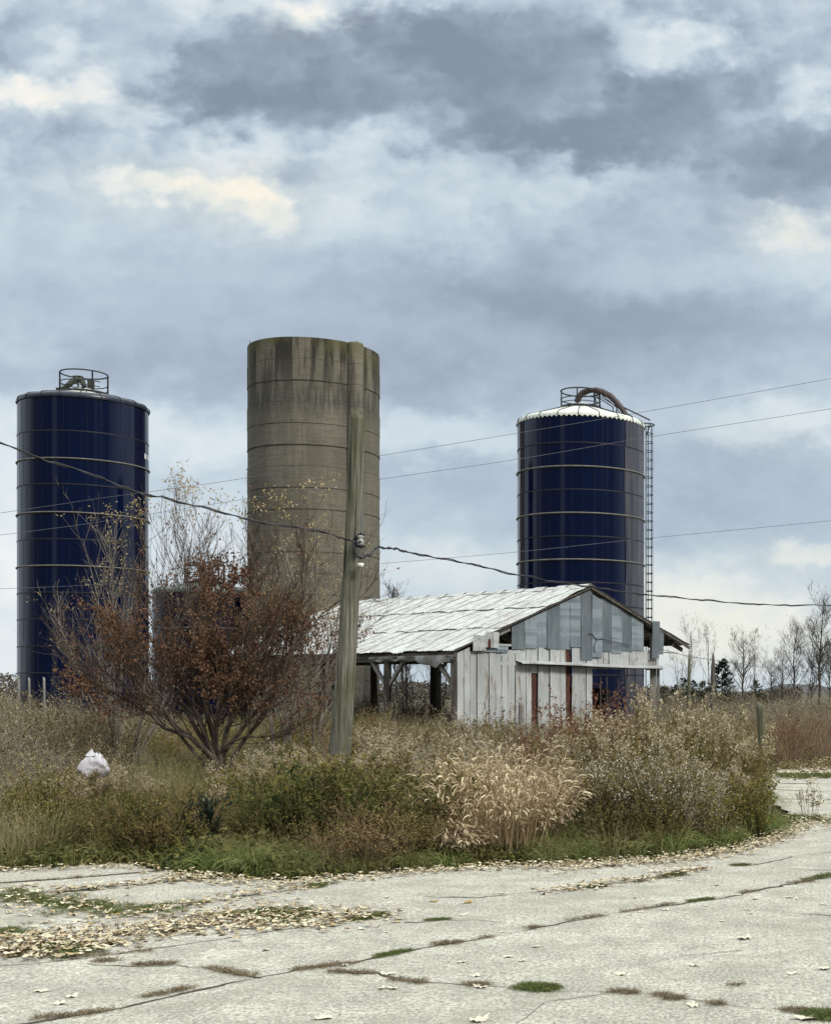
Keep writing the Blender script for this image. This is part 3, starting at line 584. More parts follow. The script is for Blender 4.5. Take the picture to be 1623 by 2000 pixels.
# left pieces beside the opening
for a, b, ta, bot in ((198, 235, 355, 447), (236, 271, 357, 447), (313, 348, 338, 430)):
    s0, z0 = cp(a, bot); s1, _ = cp(b, bot); _, z1 = cp(a, ta); sheet(s0, s1, z0, z1, .16, M['white_sheet'], .003, .2, lean=.01)
s0, z0 = cp(273, 428); s1, _ = cp(312, 428); _, z1 = cp(273, 335); sheet(s0, s1, z0, z1, .155, M['white_sheet'], .003, .2)
a_, za = cp(283, 427); b_, _ = cp(303, 427); _, zb_ = cp(290, 375)
g = Geo(); w = b_ - a_; g.add([B(a_, -.166, za), B(b_, -.166, za), B(b_ - w * .05, -.166, zb_ - .1), B(b_ - w * .3, -.166, zb_), B(a_ + w * .3, -.166, zb_ - .02), B(a_ + w * .1, -.166, za + .2)], T=[(0, 1, 2), (0, 2, 3), (0, 3, 4), (0, 4, 5)]); bpart(g, 'rust_hole', M['red_board'])
for a, b, ta, bot in ((276, 344, 430, 452), (346, 412, 420, 456)):
    s0, z0 = cp(a, bot); s1, _ = cp(b, bot); _, z1 = cp(a, ta); sheet(s0, s1, z0, z1, .075, M['galv'], .003, .2)
s0, z0 = cp(350, 412); s1, z1 = cp(432, 400); g = Geo(); g.beam(B(s0, -.03, z0), B(s1, -.03, z0), .05, .07); bpart(g, 'sill', M['white_sheet'])
s0, z0 = cp(432, 285); g = Geo(); g.beam(B(s0 - .85, .02, zr(s0 - .85) - .16), B(s0 + .02, .02, zr(s0 + .02) - .16), .03, .14); bpart(g, 'rake_board', M['grey_wood'])
# lower wall: narrow white sheets, to the ground
xs_ = [122, 160, 196, 235, 271, 305, 345, 378, 413, 456, 487, 520, 552, 586, 621, 655, 686, 718, 750]
for k, (a, b) in enumerate(zip(xs_[:-1], xs_[1:])):
    s0, _ = cp(a, 600); s1, _ = cp(b, 600); top = rake(.14) if b <= 196 else cp(a, 450 if b < 414 else (442 if b < 490 else 428))[1]
    if 552 <= a < 586:
        zm = cp(a, 575)[1]; sheet(s0, s1 + .012, zm, top, .02, M['white_sheet'], .004, .11); continue
    sheet(s0 + .012, s1 - .004 * (k % 3), -.05, top, .02 + (k % 2) * .012 + (k % 3 == 0) * .01, M['white_sheet'], .006, (s1 - s0) / 2 + .001, lean=br.normal() * .012)
for a, b in ((782, 836), (836, 862), (866, 900)):
    s0, _ = cp(a, 600); s1, _ = cp(b, 600); sheet(s0, s1, -.05 if a < 900 else 0, cp(a, 428 if a < 836 else 480)[1], .025 + (a % 3) * .01, M['white_sheet'], .005, .16)
for a, b in ((900, 932), (932, 962), (966, 995), (998, 1055), (1055, 1111), (1114, 1165), (1165, 1222), (1228, 1253), (1255, 1283)):
    s0, z0 = cp(a, 552); s1, _ = cp(b, 552); sheet(s0, s1, z0, cp(a, 440)[1], .024 + (a % 3) * .008, M['white_sheet'], .004, .15)
g = Geo(); sa_, _ = cp(124, 600); sb_, _ = cp(748, 600); g.box(B((sa_ + sb_) / 2, .06, 1.2), (sb_ - sa_, .02, 2.5), rz=math.atan2(U[1], U[0])); bpart(g, 'wall_backing', M['barn_wood'])  # dark board added behind so gaps between the sheets read as dark lines
for a, b, ta, bot in ((751, 781, 438, 760), (553, 588, 570, 800), (816, 830, 615, 740), (863, 866, 500, 740)):
    s0, z1 = cp(a, ta); s1, _ = cp(b, ta); z0 = 0.0; g = Geo(); zq = np.linspace(z0, z1, 15)
    for q0, q1 in zip(zq[:-1], zq[1:]): g.box(B((s0 + s1) / 2 + br.normal() * .012, .025, (q0 + q1) / 2), ((s1 - s0) * br.uniform(.55, 1.0), .03, q1 - q0), rz=math.atan2(U[1], U[0]))      # ragged torn edge
    V, Q, qm, T, tm = g.arrays(); bpart(g, 'wall_board', M['red_board'])
for a in (958, 1000, 1060, 1108, 1160, 1205):     # thin wire and batten verticals left across the doorway
    s0, z1 = cp(a, 552); g = Geo(); g.beam(B(s0, .05, 0), B(s0 + br.normal() * .02, .05, z1), .03, .03); bpart(g, 'batten', M['barn_wood'])
# narrow canopy sheet over the lower wall
s0, z0 = cp(458, 505); s1, z1 = cp(1295, 537); g = Geo(); n = 24; ss = np.linspace(s0 - .03, s1 - .03, n); zz = np.linspace(z0, z1, n) + np.sin(np.linspace(0, 7, n)) * .012 ; zz[0] += .0
V = np.concatenate([[B(s, -.05, z + .02) for s, z in zip(ss, zz)], [B(s + (.05 if i == 0 else 0), -.34 - .01 * math.sin(i), z - .05 - .01 * math.cos(i * 1.3)) for i, (s, z) in enumerate(zip(ss, zz))], [B(s + (.05 if i == 0 else 0), -.35, z - .095) for i, (s, z) in enumerate(zip(ss, zz))]])
i = np.arange(n - 1); g.add(V, np.concatenate([np.stack([i, i + 1, i + n + 1, i + n], 1), np.stack([i + n, i + n + 1, i + 2 * n + 1, i + 2 * n], 1)])); bpart(g, 'canopy', M['roof_sheet'] if False else M['white_sheet'])
g = Geo(); g.beam(B(s0 + .1, -.20, z0 - .09), B(s1 - .1, -.20, z1 - .09), .05, .08); bpart(g, 'canopy_rail', M['barn_wood'])
# corner posts
s0, _ = cp(1255, 600); s1, zt_ = cp(1296, 560); g = Geo(); g.beam(B(s0 + .12, .10, 0), B(s0 + .12, .10, zr(s0) - .25), .22, .22); bpart(g, 'post', M['grey_wood'])
g = Geo(); g.beam(B(s1 - .08, .02, 1.2), B(s1 - .08, .02, zt_ + .02), .14, .10); bpart(g, 'post', M['grey_wood'])
s0, z0 = cp(1298, 455); s1, z1 = cp(1385, 459); g = Geo(); g.tube([B(s0 - .5, -.08, z0), B(s1, -.08, z1)], .03, 6); bpart(g, 'pipe', M['galv_dark'])
# bent cable stuck to the gable
g = Geo(); pts = [cp(*q) for q in ((868, 348), (890, 350), (905, 370), (915, 385), (940, 378), (1000, 392), (1060, 405), (1110, 418))]; g.tube([B(s, -.12, z) for s, z in pts], .014, 4)
pts = [cp(*q) for q in ((918, 375), (908, 400), (900, 430), (905, 455))]; g.tube([B(s, -.12, z) for s, z in pts], .016, 4); bpart(g, 'gable_cable', M['iron'])
# dark rake edge, small vent hole
g = Geo(); g.beam(B(SL - .02, -.125, zr(SL) - .01), B(0, -.125, ZA - .01), .03, .05); g.beam(B(0, -.125, ZA - .02), B(SR + .05, -.125, zr(SR + .05) - .05), .05, .09); bpart(g, 'rake_edge', M['barn_wood'])
s0, z0 = cp(902, 136); g = Geo(); g.box(B(s0, -.085, z0), (.07, .02, .16), rz=math.atan2(U[1], U[0])); bpart(g, 'vent_hole', M['seam'])
# frame: posts, braces, plates, rafters
TP = [0.12, 3.46, 6.6, 10.2, 13.55]
for si, s in enumerate((-5.75, -1.4, 4.4)):
    zt_ = zr(s) - .22
    for t_ in (TP if s < 4 else [5.0, 8.0, 11.0, 13.55]):
        lean = br.normal() * .05; g = Geo(); g.beam(B(s + lean, t_, -.05), B(s, t_, zt_), .20, .20); bpart(g, 'post', M['barn_wood'])
        for d in (-1, 1):
            if (t_ < 1 and d < 0) or (t_ > 13 and d > 0): continue
            g = Geo(); g.beam(B(s, t_ + d * .06, zt_ - .95), B(s, t_ + d * .95, zt_ - .02), .10, .12); bpart(g, 'brace', M['grey_wood'] if (si == 0 and t_ < 4) else M['barn_wood'])
    g = Geo(); g.beam(B(s, -.0, zt_ + .06), B(s, LEN, zt_ + .02), .14, .22); bpart(g, 'wall_plate', M['barn_wood'])
for t_ in TP:
    g = Geo(); g.beam(B(-5.75, t_, zr(-5.75) - .3), B(-1.4, t_, zr(-5.75) - .25), .08, .2); bpart(g, 'tie_beam', M['barn_wood'])
for k in range(12):
    t_ = .2 + k * (LEN - .3) / 11; g = Geo(); g.beam(B(SL + .05, t_, zr(SL) - .16), B(0, t_, ZA - .14), .06, .15); g.beam(B(0, t_, ZA - .14), B(SR, t_, zr(SR) - .14), .06, .15); bpart(g, 'rafter', M['barn_wood'])
g = Geo()
for q in range(1, 8): s = SL * q / 8; g.beam(B(s, -.10, zr(s) - .055), B(s, LEN, zr(s) - .055), .08, .03)
for q in range(1, 7): s = SR * q / 7; g.beam(B(s, -.10, zr(s) - .055), B(s, LEN, zr(s) - .055), .08, .03)
bpart(g, 'purlin', M['barn_wood'])
g = Geo(); g.beam(B(SL + .02, -.10, zr(SL) - .13), B(SL + .02, LEN, zr(SL) - .13), .035, .15); bpart(g, 'eave_board', M['barn_wood'])
g = Geo(); g.beam(B(SL + .12, 2.0, zr(SL) - .24), B(SL + .12, LEN, zr(SL) - .24), .05, .13); bpart(g, 'eave_board', M['grey_wood'])
# torn sheeting hanging under the eave
g = Geo(); n = 40; ts = np.linspace(-.1, 4.2, n); dp = .15 + .22 * np.exp(-((ts - 1.0) / .6) ** 2) + .03 * np.sin(ts * 9)
V = np.concatenate([[B(SL - .03 + .03 * math.sin(t_ * 5), t_, zr(SL) - .14) for t_ in ts], [B(SL - .01 + .05 * math.sin(t_ * 7), t_, zr(SL) - .14 - d * .6) for t_, d in zip(ts, dp)], [B(SL + .06 + .06 * math.sin(t_ * 6 + 1), t_, zr(SL) - .14 - d) for t_, d in zip(ts, dp)]])
i = np.arange(n - 1); g.add(V, np.concatenate([np.stack([i, i + 1, i + n + 1, i + n], 1), np.stack([i + n, i + n + 1, i + 2 * n + 1, i + 2 * n], 1)])); bpart(g, 'torn_sheeting', M['tarp'], True)
# roof sheets, three courses on the near slope
def roofsheet(sa, sb, ta, tb, lift, row_):
    g = Geo(); n = 28; m = 14; ph = br.uniform(0, 6); V = []
    ed = br.normal(size=4) * .02; drag = br.uniform(-.03, .03)
    for a in range(m + 1):
        s = sa + (sb - sa) * a / m
        for b in range(n + 1):
            f = b / n; t_ = ta + (tb - ta) * f; w = .009 * math.cos(f * 2 * math.pi * 5) + .020 * math.sin(s * 2.3 + t_ * 1.1) * math.sin(t_ * 1.7 + s) + .010 * math.sin(s * 5 + t_ * 3.3) + .010 * math.sin(t_ * 7 - s * 4)
            w += .022 * max(0, a / m - .88) / .12 * (math.sin(t_ * 5 + row_ * 2) > -.2)
            V.append(B(s + (drag if a == m else 0), t_, zr(s) + .01 + lift + w ))
    j = (np.arange(m)[:, None] * (n + 1) + np.arange(n)[None]).ravel(); g.add(V, np.stack([j, j + 1, j + n + 2, j + n + 1], 1)); bpart(g, 'roof_sheet', M['roof_sheet'], True)
nt = 20
for row, (sa, sb) in enumerate(((0, -2.1), (-1.95, -4.05), (-3.9, SL - .06))):
    for k in range(nt):
        w = (LEN + .2) / nt; ta = -.15 + k * w; roofsheet(sa, sb - br.uniform(0, .05), ta - .03, ta + w + .03, .05 - row * .018 + (k % 2) * .003, row)
for k in range(nt):
    w = (LEN + .2) / nt; ta = -.15 + k * w; roofsheet(0, SR + .06, ta - .03, ta + w + .03, .02 + (k % 2) * .004, 1)
for k in range(13):
    ta = -.12 + k * 1.09; g = Geo(); h = .05 + br.uniform(0, .025); n = 5; V = []
    for t_ in (ta, ta + br.uniform(.4, .62) if k > 0 else ta + 1.0):
        V += [B(-.30, t_, zr(-.3) + .07), B(-.10, t_, ZA + .02 + h), B(0, t_, ZA + .05 + h), B(.10, t_, ZA + .02 + h), B(.30, t_, zr(.3) + .06)]
    i = np.arange(4); g.add(V, np.stack([i, i + 1, i + 6, i + 5], 1)); bpart(g, 'ridge_cap', M['roof_sheet'])
g = Geo(); V = []
for t_ in (-.15, LEN): V += [B(-.22, t_, zr(-.22) + .075), B(0, t_, ZA + .085), B(.22, t_, zr(.22) + .065)]
g.add(V, [(0, 1, 4, 3), (1, 2, 5, 4)]); bpart(g, 'ridge_cap', M['roof_sheet'])
# feed bunk wall and old machinery boxes seen inside, a thing of its own
g = Geo(); g.box(B(3.9, 5.2, .8), (.25, 4.6, 1.7), rz=math.atan2(U[1], U[0])); g.box(B(3.7, 5.2, 1.68), (.55, 4.7, .08), rz=math.atan2(U[1], U[0]))
g.obj('feed_bunk', M['barn_wood'], label='dark wooden feed bunk standing under the barn roof', category='feed bunk')

# ------------------------------------------------------------------ leaning pole, cables
YP = 20.0; pb = at(657, 1350 + (EYE + .05) * F / YP, YP); pt = at(699.5, 801, YP)
pole = thing('utility_pole', 'thick leaning wooden utility pole with bare cut top in the weeds', 'pole', pb)
g = Geo(); k = 40; n = 20; V = []
prs = np.random.default_rng(9)
for j in range(k):
    f = j / (k - 1); c = pb + (pt - pb) * f + np.array([math.sin(f * 3.1) * .035, 0, 0]); r = (.165 * (1 - f) + .098 * f) + (.02 * (1 - f) ** 8)
    for i in range(n):
        a = i / n * 6.283; rr = r * (1 + .035 * math.sin(a * 5 + 1.3) + .02 * math.sin(a * 9 + f * 2)); z = 0
        if j == k - 1: z = -.12 * (math.cos(a) > .55) - .03 * math.sin(a * 3)
        V.append(c + [rr * math.cos(a), rr * math.sin(a), z])
V = np.array(V); j = np.arange(k - 1)[:, None] * n; a = np.arange(n)[None]; b = (a + 1) % n
g.add(V, np.stack(np.broadcast_arrays(j + a, j + b, j + n + b, j + n + a), -1).reshape(-1, 4)); cc = g.n; g.add([V[-n:].mean(0)]); g.T.append((np.array([(cc - n + i, cc - n + (i + 1) % n, cc) for i in range(n)]), np.zeros(n, int)))
g.obj('shaft', M['pole'], pole, True)
def pp(px, py, dy=0.0): return at(px, py, YP + dy)
g = Geo(); c = pp(704.5, 1056, -.22)
g.lathe([(.005, .075), (.04, .075), (.052, .055), (.032, .035), (.032, .02), (.052, .0), (.052, -.02), (.04, -.04), (.055, -.06), (.03, -.075), (.005, -.075)], c, 16); g.obj('insulator', M['porcelain'], pole, True)
g = Geo(); g.box(c + [-.04, .08, .0], (.12, .05, .17)); g.tube([c + [0, 0, -.12], c + [0, 0, .12]], .014, 5); g.beam(c + [0, .05, .09], c + [.0, -.02, .09], .10, .02); g.beam(c + [0, .05, -.09], c + [.0, -.02, -.09], .10, .02); g.obj('bracket', M['iron'], pole)
g = Geo(); c = pp(704.5, 1104, -.2); g.lathe([(.012, .03), (.045, .03), (.045, -.03), (.012, -.03)], c, 14); g.obj('insulator', M['white_porcelain'], pole, True)
g = Geo(); g.tube([pp(712, 1096, -.18), pp(711, 1078, -.2), pp(714, 1066, -.2)], .007, 4); g.tube([pp(708, 1000, -.14), pp(706, 1052, -.18)], .008, 4); g.obj('tie_wire', M['wire'], pole)
def spl(pts, per=8):
    P = np.array(pts, float); out = []
    for i in range(len(P) - 1):
        p0, p1, p2, p3 = P[max(i - 1, 0)], P[i], P[i + 1], P[min(i + 2, len(P) - 1)]
        for q in range(per):
            t_ = q / per; out.append(.5 * (2 * p1 + (p2 - p0) * t_ + (2 * p0 - 5 * p1 + 4 * p2 - p3) * t_ ** 2 + (3 * p1 - p0 - 3 * p2 + p3) * t_ ** 3))
    out.append(P[-1]); return np.array(out)
def twisted(name, label, pts, r, tw, **kw):
    c = spl(pts, 14); n = len(c); ph = np.linspace(0, n * .42, n); wr = np.random.default_rng(2); wig = np.convolve(wr.normal(size=n + 14), np.ones(15) / 15, 'valid')[:n] * .09
    g = Geo()
    for q in (0, math.pi): g.tube(c + np.stack([np.zeros(n), np.cos(ph + q) * tw, np.sin(ph + q) * tw + wig], 1), r, 5)
    return g.obj(name, M['cable'], smooth=True, label=label, category='cable')
twisted('service_cable', 'twisted black cable hanging from the leaning pole out to the left', [at(-420, 640, 15), at(-180, 780, 16.3), at(0, 865, 17), at(130, 914, 17.6), at(250, 954, 18.1), at(330, 975, 18.4), at(480, 1011, 19), at(600, 1035, 19.5), pp(690, 1057, -.24), pp(704, 1058, -.32)], .009, .010)
twisted('service_cable', 'twisted black cable running from the leaning pole to the right over the barn', [pp(688, 1057, -.26), pp(694, 1075, -.28), pp(699, 1088, -.28), pp(712, 1090, -.2), pp(722, 1083, 0), pp(733, 1071, .3), pp(745, 1067, .6), pp(768, 1073, 1.0), at(800, 1079, 21.5), at(900, 1098, 23), at(1000, 1120, 24.5), at(1100, 1137, 26), at(1200, 1153, 27.5), at(1300, 1166, 29), at(1450, 1178, 31), at(1623, 1184, 34), at(1950, 1180, 40)], .010, .011)
def wire(label, pts, r):
    g = Geo(); g.tube(spl(pts, 10), r, 5); g.obj('power_line', M['wire'], smooth=True, label=label, category='power line', group='power lines beyond the barn')
wire('highest of the thin power lines, climbing to the right edge', [at(-300, 1045, 50), at(84, 990, 50), at(190, 974, 50), at(438, 940, 50), at(742, 890, 50), at(1010, 846, 50), at(1270, 802, 50), at(1623, 739, 50), at(1900, 688, 50)], .0085)
wire('middle one of the thin power lines, crossing beside the concrete silo', [at(-300, 1080, 50), at(120, 1030, 50), at(438, 981, 50), at(742, 936, 50), at(1010, 897, 50), at(1270, 853, 50), at(1623, 798, 50), at(1900, 752, 50)], .0085)
wire('lowest of the thin power lines, crossing the silos at half height', [at(-300, 1153, 52), at(0, 1150, 52), at(290, 1136, 52), at(742, 1101, 52), at(1010, 1078, 52), at(1270, 1051, 52), at(1623, 1017, 52), at(1900, 988, 52)], .008)
wire('thin sagging wire from the barn corner towards the right trees', [at(1290, 1268, 48), at(1345, 1282, 50), at(1400, 1290, 55), at(1470, 1300, 62), at(1540, 1309, 72), at(1700, 1322, 90)], .012)

# ------------------------------------------------------------------ fence posts
def post(label, bx, by, tx, ty, Y, w, point=0.0, mat='post'):
    a = at(bx, by, Y); a[2] = -.05; b = at(tx, ty, Y); n = 10; k = 12; V = []; r = np.random.default_rng(int(bx))
    for j in range(k):
        f = j / (k - 1); c = a + (b - a) * f; rr = w / 2 * (1.05 - .12 * f) * (1 - point * max(0, (f - .8) / .2) * .75)
        for i in range(n): q = i / n * 6.283; V.append(c + [rr * math.cos(q) * (1 + .06 * math.sin(q * 3 + bx)), rr * math.sin(q), (-.05 * (math.cos(q) > 0) - .06 * point if j == k - 1 else 0)])
    g = Geo(); V = np.array(V) ; V = V - [a[0], a[1], 0]; j = np.arange(k - 1)[:, None] * n; aa = np.arange(n)[None]; bb = (aa + 1) % n
    g.add(V, np.stack(np.broadcast_arrays(j + aa, j + bb, j + n + bb, j + n + aa), -1).reshape(-1, 4)); g.add([V[-n:].mean(0)]); g.T.append((np.array([((k - 1) * n + i, (k - 1) * n + (i + 1) % n, n * k) for i in range(n)]), np.zeros(n, int)))
    o = g.obj('fence_post', M[mat], smooth=True, label=label, category='post', group='old wooden posts'); o.location = (a[0], a[1], 0); return o
post('short mossy round fence post leaning left at the right end of the weeds', 1494, 1490, 1484, 1371, 24, .15)
post('thin tall two-tone post right of the barn eave', 1343, 1380, 1347, 1277, 45, .10, 0)
post('tall post with pointed top in front of the small evergreen', 1390, 1380, 1393, 1271, 43, .15, .9, 'barn_wood')
post('short grey fence post standing in front of the white barn wall', 1019, 1440, 1018, 1371, 34, .17, 0, 'grey_wood')
post('leftmost stake before the tall blue silo', 37, 1390, 36, 1320, 50, .11, .2, 'grey_wood')
post('middle stake before the tall blue silo', 58, 1390, 57, 1323, 50, .08, .2, 'grey_wood')
post('rightmost stake before the tall blue silo', 87, 1396, 86, 1322, 48, .09, .2, 'grey_wood')
# ------------------------------------------------------------------ plants
M['twig_grey'] = leafmat('grey_twig', [(.07, .06, .045), (.17, .15, .115), (.32, .29, .235)])
M['twig_brown'] = leafmat('brown_twig', [(.06, .045, .025), (.13, .10, .055), (.24, .19, .11)])
M['twig_dark'] = leafmat('dark_twig', [(.035, .028, .024), (.06, .048, .04), (.09, .072, .06)])
M['bark'] = stainmat('tree_bark', (.065, .048, .036), (.14, .11, .085), 8, .9, (1, 1, .3), c3=(.03, .024, .02), s3=25)
M['bark_grey'] = stainmat('grey_bark', (.10, .09, .075), (.20, .18, .155), 8, .9, (1, 1, .3), c3=(.05, .045, .04), s3=25)
M['bark_dark'] = stainmat('dark_bark', (.03, .027, .024), (.07, .06, .052), 3, .9)
M['red_leaf'] = leafmat('russet_leaf', [(.055, .026, .016), (.125, .060, .034), (.22, .115, .066), (.10, .046, .026)], patch=(.17, .10, .055), pscale=1.1, translucent=.15)
M['yellow_leaf'] = leafmat('pale_yellow_leaf', [(.30, .22, .09), (.42, .34, .17), (.50, .42, .26)], translucent=.2)
M['green_blade'] = leafmat('green_blade', [(.06, .10, .022), (.11, .165, .038), (.18, .22, .065), (.28, .26, .11)], patch=(.20, .20, .075), pscale=1.3, translucent=.2)
M['dark_blade'] = leafmat('dark_green_leaf', [(.018, .028, .008), (.05, .068, .015), (.10, .115, .026), (.17, .155, .045)], patch=(.13, .115, .04), pscale=1.4, translucent=.2)
M['olive_leaf'] = leafmat('olive_leaf', [(.04, .042, .010), (.11, .105, .022), (.20, .18, .04), (.25, .19, .06)], patch=(.15, .105, .042), pscale=1.0, translucent=.2)
M['straw'] = leafmat('straw_blade', [(.13, .085, .04), (.33, .245, .13), (.54, .44, .28), (.25, .155, .08)], translucent=.15)
M['straw_head'] = leafmat('straw_seed_head', [(.28, .20, .11), (.55, .45, .29), (.76, .67, .49)], translucent=.15)
M['plume'] = leafmat('goldenrod_plume', [(.22, .175, .10), (.40, .33, .21), (.58, .50, .36)], translucent=.2)
M['fluff'] = leafmat('aster_fluff', [(.20, .175, .12), (.42, .38, .29), (.68, .64, .53)], translucent=.2)
M['rust_fluff'] = leafmat('rusty_seed_fluff', [(.10, .06, .025), (.19, .12, .05), (.28, .20, .09)], patch=(.19, .17, .05), pscale=1.5)
M['dry_leaf'] = leafmat('dry_weed_leaf', [(.055, .038, .02), (.17, .13, .068), (.38, .32, .20), (.13, .095, .045)], patch=(.17, .145, .055), pscale=.9)
M['dry_grass'] = leafmat('dry_meadow_grass', [(.15, .125, .06), (.27, .23, .125), (.38, .33, .20), (.17, .17, .055)], patch=(.17, .165, .055), pscale=.35, translucent=.15)
M['red_stem'] = leafmat('red_brown_stem', [(.07, .022, .014), (.14, .045, .026), (.20, .075, .042)])
M['rust_grass'] = leafmat('rusty_grass', [(.12, .062, .038), (.21, .12, .075), (.30, .215, .14), (.17, .13, .075)], patch=(.21, .175, .11), pscale=.3)
M['evergreen'] = leafmat('evergreen_needles', [(.008, .016, .010), (.018, .032, .018), (.03, .05, .024)])
M['far_wood'] = leafmat('far_wood_foliage', [(.05, .045, .035), (.085, .075, .058), (.12, .10, .08)])
M['pale_leaf'] = leafmat('fallen_pale_leaf', [(.11, .08, .045), (.40, .33, .21), (.56, .50, .35), (.64, .59, .45), (.34, .24, .11), (.58, .52, .38), (.22, .16, .09), (.13, .10, .05)], rough=.8)
M['pad_leaf'] = leafmat('bleached_leaf', [(.46, .41, .30), (.56, .52, .41), (.62, .585, .48)], rough=.8)

M['twig_red_tree'] = leafmat('dark_brown_twig', [(.035, .026, .02), (.075, .056, .042), (.13, .10, .075)])
def r_(seed): return np.random.default_rng(seed)
def unit(v): return v / (np.linalg.norm(v, axis=-1, keepdims=True) + 1e-9)
def stems(r, n, h, spread, base, k=6, bend=.0, droop=0.0, wig=.02):
    """stems from a small base; lean outward by spread, heights h*(.6..1)"""
    a = r.uniform(0, 6.283, n); rad = base * np.sqrt(r.uniform(0, 1, n)); H = h * r.uniform(.6, 1.0, n)
    o = np.stack([rad * np.cos(a), rad * np.sin(a), np.zeros(n)], 1); a2 = a + r.normal(size=n) * .6; ln = spread * r.uniform(.2, 1, n)
    t = np.linspace(0, 1, k)[None, :, None]; out = np.stack([np.cos(a2), np.sin(a2), np.zeros(n)], 1)[:, None]
    P = o[:, None] + out * (ln[:, None, None] * h * (t + bend * t ** 2) / (1 + bend)) + np.array([0, 0, 1.0]) * H[:, None, None] * (t - droop * t ** 3 * ln[:, None, None] * 2)
    P = P + r.normal(size=P.shape) * wig * h * t * np.array([1, 1, .3]); return P
def alongp(P, idx, t):
    k = P.shape[1]; f = t * (k - 1); i = np.minimum(f.astype(int), k - 2); w = (f - i)[:, None]
    return P[idx, i] * (1 - w) + P[idx, i + 1] * w, unit(P[idx, i + 1] - P[idx, i])
def grow(r, P, n, tmin, tmax, L, ang, up, k=5, wig=.05, tl=0.0):
    idx = r.integers(0, len(P), n); t = r.uniform(tmin, tmax, n); o, d = alongp(P, idx, t)
    q = unit(np.cross(d, r.normal(size=(n, 3)))); a = ang * r.uniform(.6, 1.3, n)[:, None]; nd = unit(d * np.cos(a) + q * np.sin(a))
    LL = (L * r.uniform(.6, 1.2, n) * (1 - tl * t))[:, None]; pts = [o]; cur = nd
    for j in range(k - 1):
        cur = unit(cur + np.array([0, 0, up]) + r.normal(size=(n, 3)) * wig); pts.append(pts[-1] + cur * LL / (k - 1))
    return np.stack(pts, 1), idx, t
def taper(n, k, r0, r1=.25): return np.broadcast_to(np.asarray(r0).reshape(-1, 1), (n, 1)) * np.linspace(1, r1, k)[None]
def hside(r, P):
    a = r.uniform(0, 6.283, len(P)); return np.stack([np.cos(a), np.sin(a), np.zeros(len(P))], 1)

# prototypes -> Geo with material slots given by PM[kind]
PM = {}
def P_dry(seed, h=1.0):       # grey-brown dead forbs
    r = r_(seed); g = Geo(); P = stems(r, 10, h, .30, .10, 6, .2, 0, .02); g.tubes(P, taper(10, 6, .0035), 3, 0)
    T, _, _ = grow(r, P, 70, .35, 1, .22 * h, .6, .10, 4, .12); g.strips(T, taper(70, 4, .0017), hside(r, T), 0)
    i = r.integers(0, 70, 300); o, d = alongp(T, i, r.uniform(.1, 1, 300)); g.cards(o, d + r.normal(size=o.shape) * .7, r.uniform(.012, .04, 300), r.uniform(.004, .011, 300), r, 1); return g
PM['dry'] = ['twig_brown', 'dry_leaf']
def P_leafy(seed, h=.8, nl=420, ls=1.0):
    r = r_(seed); g = Geo(); P = stems(r, 9, h, .35, .12, 6, .3, .1, .02); g.tubes(P, taper(9, 6, .0035), 3, 0)
    T, _, _ = grow(r, P, 40, .2, .95, .25 * h, .8, .08, 4, .1); g.strips(T, taper(40, 4, .002), hside(r, T), 0)
    A = np.concatenate([P[:, ::1][:, :6], np.concatenate([T, T[:, -1:], T[:, -1:]], 1)]); i = r.integers(0, len(A), nl); t = r.uniform(.15, 1, nl); o, d = alongp(A, i, t * .8)
    g.cards(o, d * .5 + r.normal(size=o.shape) * .7 + [0, 0, .15], ls * r.uniform(.022, .065, nl), ls * r.uniform(.005, .013, nl), r, 1); return g
PM['leafy'] = ['twig_brown', 'olive_leaf']; PM['green'] = ['twig_brown', 'dark_blade']
def P_aster(seed, h=.9):
    r = r_(seed); g = Geo(); P = stems(r, 9, h, .45, .08, 6, .3, 0, .03); g.tubes(P, taper(9, 6, .0035), 3, 0)
    T, _, _ = grow(r, P, 110, .35, 1, .24 * h, .7, .10, 4, .15); g.strips(T, taper(110, 4, .0017), hside(r, T), 0)
    n = 420; i = r.integers(0, 110, n); o, d = alongp(T, i, r.uniform(.3, 1, n)); g.cards(o + r.normal(size=o.shape) * .006, r.normal(size=o.shape), r.uniform(.010, .022, n), r.uniform(.005, .010, n), r, 1)
    n = 160; i = r.integers(0, 110, n); o, d = alongp(T, i, r.uniform(0, .7, n)); g.cards(o, d + r.normal(size=o.shape) * .5, r.uniform(.015, .035, n), r.uniform(.003, .006, n), r, 2); return g
PM['rust'] = ['twig_brown', 'rust_fluff', 'dry_leaf']; PM['aster'] = ['twig_brown', 'fluff', 'dry_leaf']
